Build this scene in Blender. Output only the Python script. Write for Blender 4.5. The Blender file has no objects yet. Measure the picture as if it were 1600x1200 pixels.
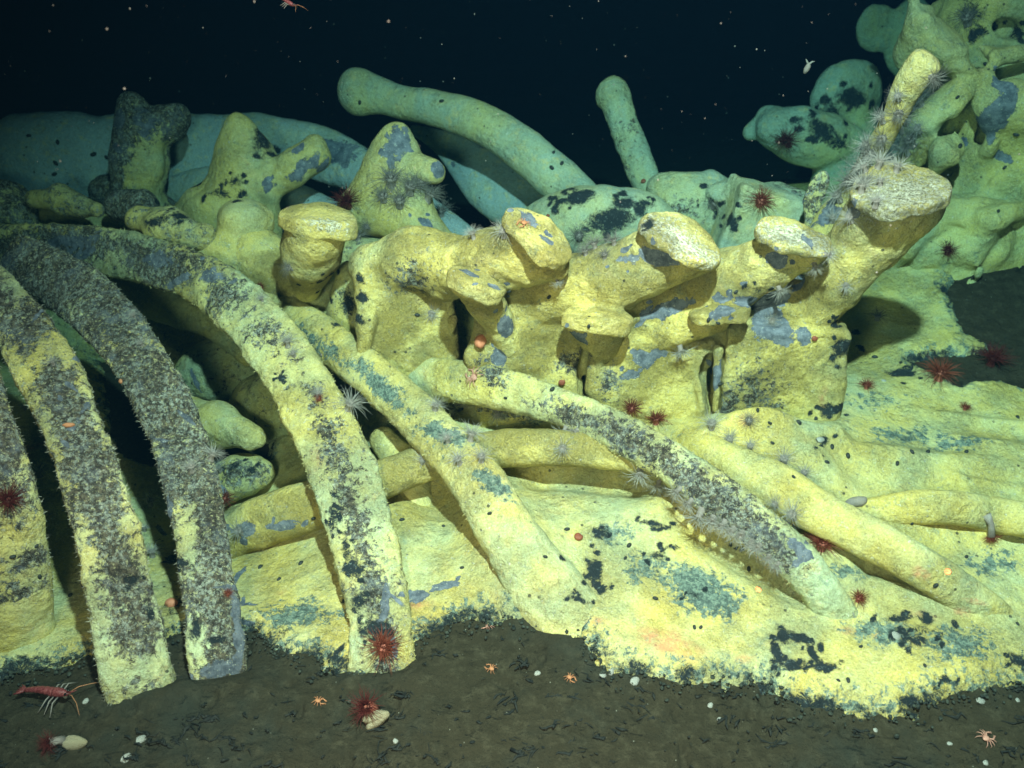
import bpy, math, random
import numpy as np
from mathutils import Vector, Quaternion, Matrix

# ------------------------------------------------------------------ camera
scene = bpy.context.scene
COL = scene.collection
PITCH = math.radians(26.0)
CAM = np.array([0.0, 0.0, 1.3])
FPX = 1386.0                                   # focal length in pixels of a 1600 wide frame
cd = bpy.data.cameras.new("camera"); cam = bpy.data.objects.new("camera", cd); COL.objects.link(cam)
cam.location = CAM; cam.rotation_euler = (math.radians(90) - PITCH, 0, 0)
cd.sensor_width = 36.0; cd.lens = 36.0 * FPX / 1600.0
cd.clip_start = 0.02; cd.clip_end = 120.0
scene.camera = cam
cd.dof.use_dof = True; cd.dof.focus_distance = 1.95; cd.dof.aperture_fstop = 3.5
# ------------------------------------------------------------------ world (the unlit deep water behind everything)
w = bpy.data.worlds.new("World"); scene.world = w; w.use_nodes = True
bg = w.node_tree.nodes["Background"]
bg.inputs[0].default_value = (0.08, 0.38, 1.0, 1); bg.inputs[1].default_value = 0.008
# ------------------------------------------------------------------ lamps of the submersible
def lamp(name, loc, aim, power, color, radius, size_deg, blend=0.6):
    l = bpy.data.lights.new(name, 'SPOT'); o = bpy.data.objects.new(name, l); COL.objects.link(o)
    o.location = loc
    o.rotation_euler = (Vector(aim) - Vector(loc)).to_track_quat('-Z', 'Y').to_euler()
    l.energy = power; l.color = color; l.shadow_soft_size = radius
    l.spot_size = math.radians(size_deg); l.spot_blend = blend
    return o
KEYCOL = (1.0, 0.46, 0.355)
lamp("vehicle_lamp", (0.18, 0.35, 2.35), (0.44, 1.72, 0.06), 2050, KEYCOL, 0.035, 97, 1.0)
lamp("vehicle_lamp", (-0.35, -0.15, 1.15), (0.25, 2.0, 0.4), 430, (1.0, 0.38, 0.22), 0.14, 100, 1.0)
scene.view_settings.view_transform = 'Standard'; scene.view_settings.look = 'None'
scene.view_settings.exposure = 0.0; scene.view_settings.gamma = 1.0
scene.cycles.use_denoising = True
scene.cycles.max_bounces = 6; scene.cycles.volume_bounces = 0; scene.cycles.diffuse_bounces = 3
scene.cycles.caustics_reflective = False; scene.cycles.caustics_refractive = False

# ------------------------------------------------------------------ maths helpers
FWD = np.array([0, math.cos(PITCH), -math.sin(PITCH)])
UP = np.array([0, math.sin(PITCH), math.cos(PITCH)])
RT = np.array([1.0, 0, 0])
def ray(px, py): return FWD + RT * ((px - 800) / FPX) + UP * ((600 - py) / FPX)
def P(px, py, y):
    d = ray(px, py); return CAM + d * (y / d[1])
def S(px, py, y): return (y / ray(px, py)[1]) / FPX      # metres per pixel there
rng = np.random.RandomState(7)
_T = rng.rand(64, 64, 64).astype(np.float32)
def noise(p, f=1.0, off=0.0):
    q = np.asarray(p, dtype=np.float64) * f + 17.3 + off
    i = np.floor(q).astype(np.int64); t = q - i; t = t * t * (3 - 2 * t); i &= 63; j = (i + 1) & 63
    x0, y0, z0 = i[..., 0], i[..., 1], i[..., 2]; x1, y1, z1 = j[..., 0], j[..., 1], j[..., 2]
    tx, ty, tz = t[..., 0], t[..., 1], t[..., 2]
    a = _T[x0, y0, z0] * (1 - tx) + _T[x1, y0, z0] * tx
    b = _T[x0, y1, z0] * (1 - tx) + _T[x1, y1, z0] * tx
    c = _T[x0, y0, z1] * (1 - tx) + _T[x1, y0, z1] * tx
    d = _T[x0, y1, z1] * (1 - tx) + _T[x1, y1, z1] * tx
    return ((a * (1 - ty) + b * ty) * (1 - tz) + (c * (1 - ty) + d * ty) * tz) * 2 - 1
def fbm(p, f, octv=4, gain=0.5, off=0.0):
    s = 0; a = 1; n = 0
    for k in range(octv):
        s = s + a * noise(p, f * 2.03 ** k, off + 5.1 * k); n += a; a *= gain
    return s / n
def sstep(a, b, x):
    t = np.clip((x - a) / (b - a), 0, 1); return t * t * (3 - 2 * t)

# ------------------------------------------------------------------ objects
def tag(o, label, cat, group=None, kind=None):
    if label: o['label'] = label
    if cat: o['category'] = cat
    if group: o['group'] = group
    if kind: o['kind'] = kind
    return o
def empty(name, loc, label, cat, group=None):
    o = bpy.data.objects.new(name, None); COL.objects.link(o); o.location = loc
    o.empty_display_size = 0.05
    return tag(o, label, cat, group)
def mk_mesh(name, V, F, mat, parent=None, normals=None, masks=None, smooth=True, base=None):
    V = np.asarray(V, dtype=np.float32)
    if base is not None: V = V - np.asarray(base, dtype=np.float32)
    me = bpy.data.meshes.new(name)
    if isinstance(F, np.ndarray):
        k = F.shape[1]; n = F.shape[0]
        me.vertices.add(len(V)); me.vertices.foreach_set('co', V.ravel())
        me.loops.add(n * k); me.loops.foreach_set('vertex_index', F.astype(np.int32).ravel())
        me.polygons.add(n); me.polygons.foreach_set('loop_start', np.arange(0, n * k, k, dtype=np.int32))
        me.update(calc_edges=True)
    else:
        me.from_pydata(V.tolist(), [], F)
    me.polygons.foreach_set('use_smooth', np.full(len(me.polygons), smooth))
    if masks is not None:
        at = me.attributes.new('masks', 'FLOAT_COLOR', 'POINT')
        at.data.foreach_set('color', np.asarray(masks, dtype=np.float32).ravel())
    me.materials.append(mat)
    if normals is not None: me.normals_split_custom_set_from_vertices(normals.tolist())
    me.update()
    o = bpy.data.objects.new(name, me); COL.objects.link(o)
    if parent is not None: o.parent = parent
    return o

# ------------------------------------------------------------------ node materials
class NT:
    def __init__(s, name):
        s.m = bpy.data.materials.new(name); s.m.use_nodes = True; s.t = s.m.node_tree
        s.b = s.t.nodes['Principled BSDF']
        s.out = s.t.nodes['Material Output']
        s.tc = s.t.nodes.new('ShaderNodeTexCoord').outputs['Object']
    def link(s, a, b): s.t.links.new(a, b)
    def put(s, sock, v):
        if isinstance(v, bpy.types.NodeSocket): s.link(v, sock)
        elif isinstance(v, tuple) and len(v) == 3 and sock.type == 'RGBA': sock.default_value = (*v, 1)
        else: sock.default_value = v
    def noise(s, scale, detail=4, rough=0.55, dist=0.0, vec=None):
        n = s.t.nodes.new('ShaderNodeTexNoise'); s.link(vec or s.tc, n.inputs['Vector'])
        n.inputs['Scale'].default_value = scale; n.inputs['Detail'].default_value = detail
        n.inputs['Roughness'].default_value = rough; n.inputs['Distortion'].default_value = dist
        return n.outputs['Fac']
    def vor(s, scale, feat='F1', vec=None, rnd=1.0):
        n = s.t.nodes.new('ShaderNodeTexVoronoi'); n.feature = feat; s.link(vec or s.tc, n.inputs['Vector'])
        n.inputs['Scale'].default_value = scale; n.inputs['Randomness'].default_value = rnd
        return n.outputs['Distance']
    def math(s, op, a, b=0.0, c=0.0, clamp=False):
        n = s.t.nodes.new('ShaderNodeMath'); n.operation = op; n.use_clamp = clamp
        s.put(n.inputs[0], a); s.put(n.inputs[1], b); s.put(n.inputs[2], c); return n.outputs[0]
    def step(s, v, a, b):                       # smooth 0..1 between a and b
        n = s.t.nodes.new('ShaderNodeMapRange'); n.interpolation_type = 'SMOOTHSTEP'
        s.put(n.inputs['Value'], v); s.put(n.inputs['From Min'], a); s.put(n.inputs['From Max'], b)
        return n.outputs['Result']
    def mix(s, f, a, b, mode='MIX'):
        n = s.t.nodes.new('ShaderNodeMix'); n.data_type = 'RGBA'; n.blend_type = mode
        s.put(n.inputs[0], f); s.put(n.inputs[6], a); s.put(n.inputs[7], b); return n.outputs[2]
    def scalevec(s, v3, vec=None):
        n = s.t.nodes.new('ShaderNodeMapping'); s.link(vec or s.tc, n.inputs['Vector']); n.inputs['Scale'].default_value = v3
        return n.outputs[0]
    def bump(s, h, strength, dist, prev=None):
        n = s.t.nodes.new('ShaderNodeBump'); s.put(n.inputs['Height'], h)
        s.put(n.inputs['Strength'], strength); n.inputs['Distance'].default_value = dist
        if prev is not None: s.link(prev, n.inputs['Normal'])
        return n.outputs[0]
    def masks(s):
        a = s.t.nodes.new('ShaderNodeAttribute'); a.attribute_name = 'masks'
        q = s.t.nodes.new('ShaderNodeSeparateColor'); s.link(a.outputs['Color'], q.inputs[0])
        return q.outputs[0], q.outputs[1], q.outputs[2], a.outputs['Alpha']
    def done(s, col, rough=0.9, normal=None, spec=0.25, sub=0.0):
        s.put(s.b.inputs['Base Color'], col); s.put(s.b.inputs['Roughness'], rough)
        s.b.inputs['Specular IOR Level'].default_value = spec
        if sub: s.b.inputs['Subsurface Weight'].default_value = sub; s.b.inputs['Subsurface Scale'].default_value = 0.01
        if normal is not None: s.link(normal, s.b.inputs['Normal'])
        return s.m

def growth(name, green=0.45, ripple=0.6, ripscale=75, tone=1.0, fleck=0.5, yc=(0.68, 0.55, 0.15), gc0=(0.46, 0.54, 0.34), teal=False):
    """Bacterial mat over bone: yellow to pale green, rippled, with bare, black, mottled and rusty areas from 'masks'."""
    n = NT(name); R, G, B, A = n.masks()
    big = n.noise(3.2, 3, 0.5, 0.6); mid = n.noise(11, 6, 0.65, 0.4); fine = n.noise(60, 8, 0.75)
    f = n.math('ADD', n.math('MULTIPLY', big, 0.8), n.math('MULTIPLY', mid, 0.5))
    yel = tuple(c * tone for c in yc); grn = tuple(c * tone for c in gc0)
    cre = tuple(c * tone for c in (0.72, 0.58, 0.24)); org = tuple(c * tone for c in (0.60, 0.41, 0.13))
    c = n.mix(n.step(f, 0.62 - green * 0.3, 1.02 - green * 0.3), yel, grn)
    c = n.mix(n.math('MULTIPLY', n.step(n.noise(23, 5, 0.7), 0.52, 0.72), 0.75), c, cre)
    c = n.mix(n.math('MULTIPLY', n.step(n.noise(6.5, 5, 0.7), 0.60, 0.78), 0.45), c, org)
    tl = n.math('MULTIPLY', n.step(n.noise(17, 8, 0.8, 0.5), 0.56, 0.66), fleck)   # thin places where the bone shows through
    c = n.mix(tl, c, (0.17, 0.24, 0.19))
    c = n.mix(n.math('MULTIPLY', n.step(fine, 0.5, 0.30), 0.5), c, (0.20, 0.18, 0.085))
    vein = n.math('MULTIPLY', n.step(n.noise(44, 9, 0.85, 0.8), 0.54, 0.62), n.step(n.noise(5, 4, 0.7), 0.40, 0.62))
    c = n.mix(n.math('MULTIPLY', vein, 0.3 + 0.5 * fleck), c, (0.22, 0.31, 0.26))
    c = n.mix(n.math('MULTIPLY', n.step(n.noise(150, 4, 0.7), 0.58, 0.72), 0.45), c, (0.80, 0.76, 0.42))
    pit = n.math('MULTIPLY', n.step(n.vor(34), 0.16, 0.09), n.step(n.noise(9, 2), 0.52, 0.6))
    c = n.mix(n.math('MULTIPLY', pit, 0.9), c, (0.035, 0.04, 0.03))
    gr = n.noise(230, 3, 0.8)
    c = n.mix(n.math('MULTIPLY', n.step(gr, 0.50, 0.34), 0.55), c, (0.26, 0.23, 0.11))
    c = n.mix(n.math('MULTIPLY', n.step(gr, 0.55, 0.70), 0.5), c, (0.82, 0.80, 0.55))
    # rust
    c = n.mix(n.math('MULTIPLY', n.step(n.math('ADD', A, n.math('MULTIPLY', n.math('SUBTRACT', mid, 0.5), 0.9)), 0.25, 0.9), n.math('MULTIPLY', n.step(n.noise(55, 6, 0.8, 0.5), 0.35, 0.6), 0.75)), c, (0.62, 0.25, 0.13))
    # mottle
    nm = n.noise(46, 10, 0.82, 0.3)
    mf = n.step(n.math('ADD', nm, n.math('MULTIPLY', n.math('SUBTRACT', B, 0.5), 0.42)), 0.47, 0.53)
    mn = n.noise(95, 6, 0.85)
    mc = n.mix(n.step(n.noise(70, 6, 0.8), 0.46, 0.60), (0.040, 0.036, 0.030), (0.155, 0.130, 0.088))
    mc = n.mix(n.step(n.noise(9, 5, 0.8), 0.50, 0.66), mc, (0.13, 0.15, 0.18))
    mc = n.mix(n.math('MULTIPLY', n.step(mn, 0.49, 0.57), n.step(n.noise(12, 5, 0.8), 0.36, 0.58)), mc, (0.36, 0.40, 0.35))
    mc = n.mix(n.step(n.noise(130, 5, 0.85), 0.56, 0.62), mc, (0.54, 0.52, 0.30))
    c0_ = c
    if teal: mc = n.mix(n.step(mn, 0.42, 0.60), (0.085, 0.12, 0.11), (0.30, 0.40, 0.32))
    c = n.mix(mf, c0_, mc)
    # white crumbly crust (negative alpha)
    wn = n.math('SUBTRACT', n.math('MULTIPLY', A, -1.0), n.math('MULTIPLY', n.math('SUBTRACT', 0.5, n.noise(95, 5, 0.85)), 4.5))
    wf = n.math('MULTIPLY', n.step(wn, 0.42, 0.6), 0.85)
    c = n.mix(wf, c, n.mix(n.step(n.noise(150, 5, 0.85), 0.42, 0.56), (0.22, 0.21, 0.15), (0.82, 0.80, 0.66)))
    # bare slate coloured bone
    rn = n.math('MULTIPLY', n.math('SUBTRACT', n.noise(24, 9, 0.72, 0.4), 0.5), 1.1)
    rf = n.step(n.math('ADD', R, rn), 0.47, 0.51)
    rc = n.mix(n.step(n.noise(40, 8, 0.8), 0.38, 0.62), (0.075, 0.09, 0.115), (0.19, 0.215, 0.255))
    rc = n.mix(n.step(n.noise(110, 5, 0.85), 0.60, 0.66), rc, (0.62, 0.64, 0.55))
    c = n.mix(rf, c, rc)
    # black sulphide patches, and shade painted into the skull hollows
    gn = n.math('MULTIPLY', n.math('SUBTRACT', n.noise(44, 10, 0.9, 0.6), 0.5), 2.2)
    gf = n.step(n.math('ADD', n.math('MULTIPLY', G, 1.15), n.math('MULTIPLY', gn, n.step(G, 0.0, 0.3))), 0.44, 0.62)
    gc = n.mix(n.step(n.noise(130, 5, 0.85), 0.57, 0.66), (0.014, 0.022, 0.026), (0.17, 0.22, 0.22))
    c = n.mix(gf, c, gc)
    # relief: wrinkled film
    rp = n.noise(ripscale, 3, 0.55, 1.6)
    vb = n.math('SUBTRACT', 1.0, n.vor(ripscale * 1.1, 'SMOOTH_F1'))
    h = n.math('ADD', rp, n.math('MULTIPLY', vb, 0.8))
    st = n.math('MULTIPLY', n.math('SUBTRACT', 1.0, n.math('MAXIMUM', rf, n.math('MULTIPLY', gf, 0.5))), n.math('MULTIPLY', n.math('ADD', n.step(n.noise(7, 3, 0.6), 0.38, 0.62), 0.35), ripple))
    nb = n.bump(h, st, 0.020)
    nb = n.bump(n.noise(ripscale * 2.3, 4, 0.6, 2.0), n.math('MULTIPLY', st, 0.9), 0.011, nb)
    h2 = n.math('ADD', n.math('MULTIPLY', nm, -0.9), n.math('MULTIPLY', mn, 0.7))
    nb = n.bump(h2, n.math('MULTIPLY', mf, 0.75), 0.010, nb)
    nb = n.bump(n.math('SUBTRACT', 1.0, n.math('MAXIMUM', rf, gf)), 0.6, 0.004, nb)
    nb = n.bump(fine, 0.7, 0.005, nb); nb = n.bump(wf, 0.5, 0.003, nb)
    return n.done(c, 0.85, nb, 0.3)

M_mat = growth("mat_film", 0.45, 0.6, 60, 0.94, 0.5, (0.70, 0.54, 0.14), (0.47, 0.52, 0.30), teal=True)
M_foot = growth("mat_on_far_left_rib", 0.45, 0.5, 60, 1.0, 0.45)
M_vert = growth("mat_on_vertebrae", 0.28, 1.0, 80, 0.97, 0.45, (0.68, 0.54, 0.15), (0.45, 0.52, 0.31))
M_rib = growth("mat_on_ribs", 0.55, 0.6, 75, 0.95, 0.7)
M_back = growth("mat_on_far_bones", 0.75, 0.4, 60, 0.95, 0.45, (0.56, 0.52, 0.20), (0.36, 0.47, 0.38))
M_blue = growth("thin_film_on_jaw", 1.0, 0.3, 50, 0.95, 0.2, (0.46, 0.48, 0.27), (0.33, 0.43, 0.46))
M_skull = growth("mat_on_skull", 0.35, 0.5, 60, 0.95, 0.7, (0.62, 0.52, 0.15), (0.42, 0.50, 0.30))
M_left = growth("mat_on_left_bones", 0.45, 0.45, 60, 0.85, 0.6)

def seabed_mat():
    n = NT("sediment")
    a = n.noise(4, 5, 0.6); b = n.noise(40, 8, 0.75); st = n.noise(26, 7, 0.75, 1.2, n.scalevec((0.7, 1.7, 1)))
    c = n.mix(a, (0.024, 0.022, 0.013), (0.052, 0.044, 0.026))
    c = n.mix(n.step(b, 0.45, 0.75), c, (0.072, 0.064, 0.040))
    c = n.mix(n.math('MULTIPLY', n.step(st, 0.60, 0.68), 0.85), c, (0.006, 0.010, 0.010))
    c = n.mix(n.step(n.vor(60), 0.085, 0.05), c, (0.012, 0.012, 0.010))
    c = n.mix(n.math('MULTIPLY', n.step(n.vor(31, vec=n.scalevec((1.3, 1, 1))), 0.055, 0.03), 0.7), c, (0.36, 0.36, 0.30))
    c = n.mix(n.math('MULTIPLY', n.step(n.noise(2.1, 5, 0.7), 0.48, 0.66), 0.6), c, (0.028, 0.036, 0.030))
    c = n.mix(n.math('MULTIPLY', n.step(n.noise(90, 6, 0.9), 0.60, 0.72), 0.6), c, (0.13, 0.12, 0.09))
    nb = n.bump(n.noise(22, 7, 0.7), 1.0, 0.016); nb = n.bump(b, 0.9, 0.005, nb)
    nb = n.bump(n.math('SUBTRACT', 1, n.step(st, 0.58, 0.7)), 0.6, 0.006, nb)
    return n.done(c, 0.95, nb, 0.15)
M_sed = seabed_mat()
def flat_mat(name, c1, c2, scale=60, rough=0.6, spec=0.3, bump=0.4, sub=0.0, bd=0.002, alpha=1.0):
    n = NT(name); f = n.noise(scale, 5, 0.65); n.b.inputs['Alpha'].default_value = alpha
    return n.done(n.mix(n.step(f, 0.35, 0.65), c1, c2), rough, n.bump(f, bump, bd), spec, sub)
M_white = flat_mat("pale_tentacle", (0.38, 0.36, 0.33), (0.54, 0.54, 0.50), 90, 0.6, 0.3, 0.2, alpha=.42)
M_wcol = flat_mat("pale_column", (0.24, 0.20, 0.18), (0.38, 0.34, 0.31), 60, 0.6, alpha=.75)
M_grey = flat_mat("grey_tentacle", (0.17, 0.16, 0.145), (0.32, 0.31, 0.28), 90, 0.7, alpha=.42)
M_red = flat_mat("red_tentacle", (0.15, 0.030, 0.018), (0.30, 0.075, 0.040), 120, 0.6, 0.3, 0.2, alpha=.68)
M_dred = flat_mat("dark_red_tentacle", (0.07, 0.010, 0.008), (0.14, 0.022, 0.018), 120, 0.6, 0.3, 0.2, alpha=.68)
M_rcol = flat_mat("red_column", (0.28, 0.07, 0.045), (0.48, 0.17, 0.12), 60, 0.6)
M_orange = flat_mat("orange_shell", (0.40, 0.15, 0.07), (0.55, 0.26, 0.13), 150, 0.5)
M_crab = flat_mat("pink_crab_shell", (0.42, 0.16, 0.12), (0.62, 0.36, 0.28), 150, 0.45)
M_shrimp = flat_mat("shrimp_shell", (0.10, 0.012, 0.014), (0.26, 0.07, 0.07), 40, 0.4, 0.4)
M_pink = flat_mat("pink_flesh", (0.55, 0.17, 0.09), (0.70, 0.30, 0.17), 50, 0.45, 0.4)
M_shell = flat_mat("white_shell", (0.16, 0.16, 0.14), (0.80, 0.80, 0.74), 150, 0.5, 0.4, 0.8, bd=0.004)
M_gold = flat_mat("stained_shell", (0.20, 0.14, 0.06), (0.66, 0.60, 0.42), 80, 0.4, 0.4, 0.8, bd=0.004)
M_limpet = flat_mat("dark_shell", (0.010, 0.014, 0.014), (0.035, 0.042, 0.038), 90, 0.45, 0.4)
M_brown = flat_mat("brown_shell", (0.20, 0.045, 0.022), (0.34, 0.10, 0.05), 90, 0.4, 0.5)
M_litter = flat_mat("dark_litter", (0.006, 0.009, 0.009), (0.022, 0.024, 0.020), 90, 0.8)
M_hair = flat_mat("filament", (0.20, 0.19, 0.15), (0.38, 0.38, 0.30), 30, 0.8)
M_hairy = flat_mat("yellow_filament", (0.42, 0.38, 0.15), (0.60, 0.56, 0.28), 30, 0.8)
M_snow = flat_mat("drifting_flake", (0.16, 0.15, 0.14), (0.30, 0.29, 0.27), 30, 0.8, alpha=.6)
M_eye = flat_mat("eye_black", (0.005, 0.005, 0.005), (0.01, 0.01, 0.01), 30, 0.2)

# ------------------------------------------------------------------ the seabed
def smax(a, b, k):
    h = np.clip(0.5 + 0.5 * (a - b) / k, 0, 1); return b * (1 - h) + a * h + k * h * (1 - h)
def seg_field(X, Y, pts):                     # distance and parameter to a polyline of (x, y, ...)
    best = np.full(X.shape, 1e9); val = np.zeros(X.shape)
    for a, b in zip(pts[:-1], pts[1:]):
        dx, dy = b[0] - a[0], b[1] - a[1]; L = dx * dx + dy * dy + 1e-12
        t = np.clip(((X - a[0]) * dx + (Y - a[1]) * dy) / L, 0, 1)
        d = np.hypot(X - a[0] - t * dx, Y - a[1] - t * dy)
        v = a[2] + t * (b[2] - a[2]); m = d < best
        best = np.where(m, d, best); val = np.where(m, v, val)
    return best, val
def base_z(X, Y):
    r = sstep(-0.9, 0.2, X)
    start = 1.12 + 0.10 * (1 - r); top = 0.10 + 0.13 * r
    z = top * sstep(start, 2.15, Y)
    z = z + 0.05 * sstep(2.2, 3.4, Y) * r
    z = z - 0.14 * np.exp(-(((X + 0.75) / 0.35) ** 2 + ((Y - 1.95) / 0.3) ** 2))
    z = z + 0.34 * np.exp(-((X - 1.55) / 0.72) ** 2 - ((Y - 3.15) / 0.72) ** 2)
    p = np.stack([X, Y, 0 * X], -1)
    return z + 0.022 * fbm(p, 2.3, 3) + 0.011 * fbm(p, 6.5, 2) + 0.004 * sstep(0.3, 0.9, X) * noise(np.stack([X * 2, Y * 14 + X * 2, 0 * X], -1)) + 0.10 * sstep(3.5, 7, Y) * fbm(p, 0.9, 3)
def ground_hit(px, py, off=0.0):
    d = ray(px, py); t = 0.6
    for k in range(900):
        q = CAM + d * t; h = q[2] - float(base_z(np.array(q[0]), np.array(q[1]))) - off
        if h < 0: break
        t += max(0.002, h * 0.5)
    return CAM + d * t
def gp(pts, off=0.0): return [ground_hit(*p, off) for p in pts]
ridges = []                                    # (polyline in x, y with height, half width)
def ridge(pts, hgt, wid): 
    q = gp(pts); ridges.append(([(a[0], a[1], h) for a, h in zip(q, hgt)], wid))
ridge([(1120, 690), (1220, 735), (1310, 785), (1400, 845), (1490, 905), (1580, 965)], [.05, .05, .03, .008, .01, .0], .055)
ridge([(1330, 810), (1420, 815), (1520, 815), (1640, 830), (1760, 840)], [.0, .02, .015, .015, .02], .05)
ridge([(1280, 735), (1400, 728), (1520, 735), (1660, 755)], [.02, .03, .02, .02], .035)
ridge([(1440, 680), (1540, 705), (1660, 725)], [.0, .02, .02], .03)
ridge([(860, 850), (940, 835), (1080, 800)], [.0, .02, .03], .05)
ridge([(790, 820), (850, 900), (890, 950)], [.05, .035, .0], .085)
ridge([(360, 850), (470, 820), (560, 790)], [.01, .03, .01], .09)
ridge([(1260, 860), (1310, 930), (1330, 980)], [.0, .02, .0], .06)
ridge([(600, 780), (640, 840), (650, 900)], [.02, .01, .0], .08)
ridge([(1000, 740), (1100, 745), (1250, 760)], [.0, .02, .03], .09)
ridge([(600, 620), (800, 690), (1000, 720), (1300, 700)], [.03, .0, .0, .03], .12)
ridge([(1095, 712), (1200, 716), (1300, 712)], [.035, .05, .04], .035)
ridge([(150, 1092), (285, 1085)], [.014, .014], .03)
ridge([(290, 1075), (400, 1070)], [.012, .012], .03)
ridge([(545, 1066), (650, 1058)], [.012, .012], .03)
ridge([(675, 765), (700, 830)], [-.05, -.03], .08)
ridge([(1060, 820), (1150, 875), (1230, 920), (1280, 960)], [-.02, -.03, -.03, .0], .035)
ridge([(1360, 885), (1440, 905)], [-.03, -.02], .03)
ridge([(850, 745), (990, 755)], [-.04, -.04], .05)
ridge([(1400, 640), (1500, 660), (1660, 690)], [.0, .012, .015], .016)
ridge([(1330, 760), (1480, 755), (1660, 790)], [.0, .012, .012], .014)
def terrain(X, Y):
    z = base_z(X, Y)
    for pl, wd in ridges:
        d, h = seg_field(X, Y, pl); z = z + h * np.exp(-(d / wd) ** 2 * 1.2)
    return z
ys = [-0.6]
while ys[-1] < 26:
    y = ys[-1]
    ys.append(y + (0.06 if y < 0.85 else 0.0055 if y < 2.2 else 0.009 if y < 3.2 else max(0.02, (y - 3.2) * 0.07)))
us = [0.0]
while us[-1] < 1.25:
    u = us[-1]; us.append(u + (0.0018 if u < 0.46 else (u - 0.46) * 0.09 + 0.0025))
us = np.array(us); us = np.concatenate([-us[:0:-1], us]); ys = np.array(ys)
Yg, Ug = np.meshgrid(ys, us, indexing='ij'); Xg = Ug * (Yg + 1.5) ; Xg = np.where(Yg > 8, Xg * (1 + (Yg - 8) * .05), Xg)
ny, nx = Xg.shape
Zg = terrain(Xg, Yg)
PG = np.stack([Xg, Yg, 0 * Xg], -1)
near = sstep(6.0, 3.0, Yg)
Zs = Zg - 0.006 + near * (0.007 * fbm(PG, 9, 4, 0.6) + 0.004 * fbm(PG, 42, 3, 0.6) + 0.006 * np.maximum(0, fbm(PG, 20, 2, off=9)) - 0.010 * sstep(.45, .62, noise(PG, 28, 4)))
idx = np.arange(ny * nx).reshape(ny, nx)
FG = np.stack([idx[:-1, :-1], idx[:-1, 1:], idx[1:, 1:], idx[1:, :-1]], -1).reshape(-1, 4)
tag(mk_mesh("seabed", np.stack([Xg, Yg, Zs], -1).reshape(-1, 3), FG, M_sed),
    "dark brown muddy seabed littered with black fragments", "seabed", kind='structure')
# the bacterial mat: a raised film with a ragged outline lying on the mud
front = [(-260, 1065), (-120, 1060), (0, 1062), (40, 1040), (90, 1042), (130, 1022), (170, 1015), (290, 985), (400, 982), (430, 1010), (500, 1025), (560, 1052),
         (640, 1000), (700, 968), (760, 962), (830, 960), (900, 975), (925, 1010), (960, 1045), (1040, 1055), (1130, 1062), (1200, 1065), (1260, 1098),
         (1340, 1108), (1420, 1110), (1480, 1080), (1540, 1068), (1600, 1058), (1800, 1050)]
poly = [tuple(g[:2]) for g in gp(front)] + [(3.2, 1.9), (3.4, 3.6), (1.9, 4.6), (0.9, 3.75), (0.55, 4.0), (0.1, 3.6), (-0.15, 3.2), (-0.6, 3.4), (-2.0, 3.2), (-2.6, 1.8)]
hole = [tuple(g[:2]) for g in gp([(1475, 455), (1500, 400), (1560, 385), (1660, 390), (1780, 420), (1760, 600), (1620, 618), (1560, 600), (1500, 605), (1450, 580), (1420, 565), (1475, 555), (1550, 545), (1500, 520)])]
hole2 = [tuple(g[:2]) for g in gp([(150, 520), (320, 520), (420, 600), (420, 720), (330, 760), (180, 700)])]
def sdpoly(X, Y, pl):
    d = np.full(X.shape, 1e9); ins = np.zeros(X.shape, bool); n = len(pl)
    for k in range(n):
        a, b = pl[k], pl[(k + 1) % n]; dx, dy = b[0] - a[0], b[1] - a[1]
        t = np.clip(((X - a[0]) * dx + (Y - a[1]) * dy) / (dx * dx + dy * dy + 1e-12), 0, 1)
        d = np.minimum(d, np.hypot(X - a[0] - t * dx, Y - a[1] - t * dy))
        c = ((a[1] > Y) != (b[1] > Y)) & (X < (b[0] - a[0]) * (Y - a[1]) / (b[1] - a[1] + 1e-12) + a[0]); ins ^= c
    return np.where(ins, d, -d)
sd = np.minimum(np.minimum(sdpoly(Xg, Yg, poly), -sdpoly(Xg, Yg, hole)), -sdpoly(Xg, Yg, hole2))
sdn = sd + 0.022 * fbm(PG, 9, 3) + 0.022 * fbm(PG, 34, 4, 0.75)
lump = 0.5 + 0.5 * fbm(PG, 60, 3, 0.6)
Zm = Zg + np.where(sdn > 0, 0.004 + 0.014 * sstep(0, 0.03, sdn) * (0.5 + 0.9 * lump * (1 - sstep(0.02, 0.12, sdn))), sdn * 1.2) \
    + near * 0.004 * fbm(PG, 22, 4, 0.6)
edge = (1 - sstep(0.0, 0.045, sdn))
mk = np.zeros((ny, nx, 4), np.float32)
mk[..., 1] = np.clip(edge * (0.44 + 0.42 * fbm(PG, 26, 3, off=3)), 0, 1)
mk[..., 2] = np.clip((1 - sstep(0.0, 0.10, sdn)) * 0.48, 0, 1)
keep = (sdn.reshape(-1)[FG] > -0.02).any(1) & (Yg.reshape(-1)[FG] > 0.9).all(1)
Fm = FG[keep]; used = np.unique(Fm); remap = np.full(ny * nx, -1); remap[used] = np.arange(len(used))
MATV = np.stack([Xg, Yg, Zm], -1).reshape(-1, 3)[used]; MATF = remap[Fm]; MATM = mk.reshape(-1, 4)[used]

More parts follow.
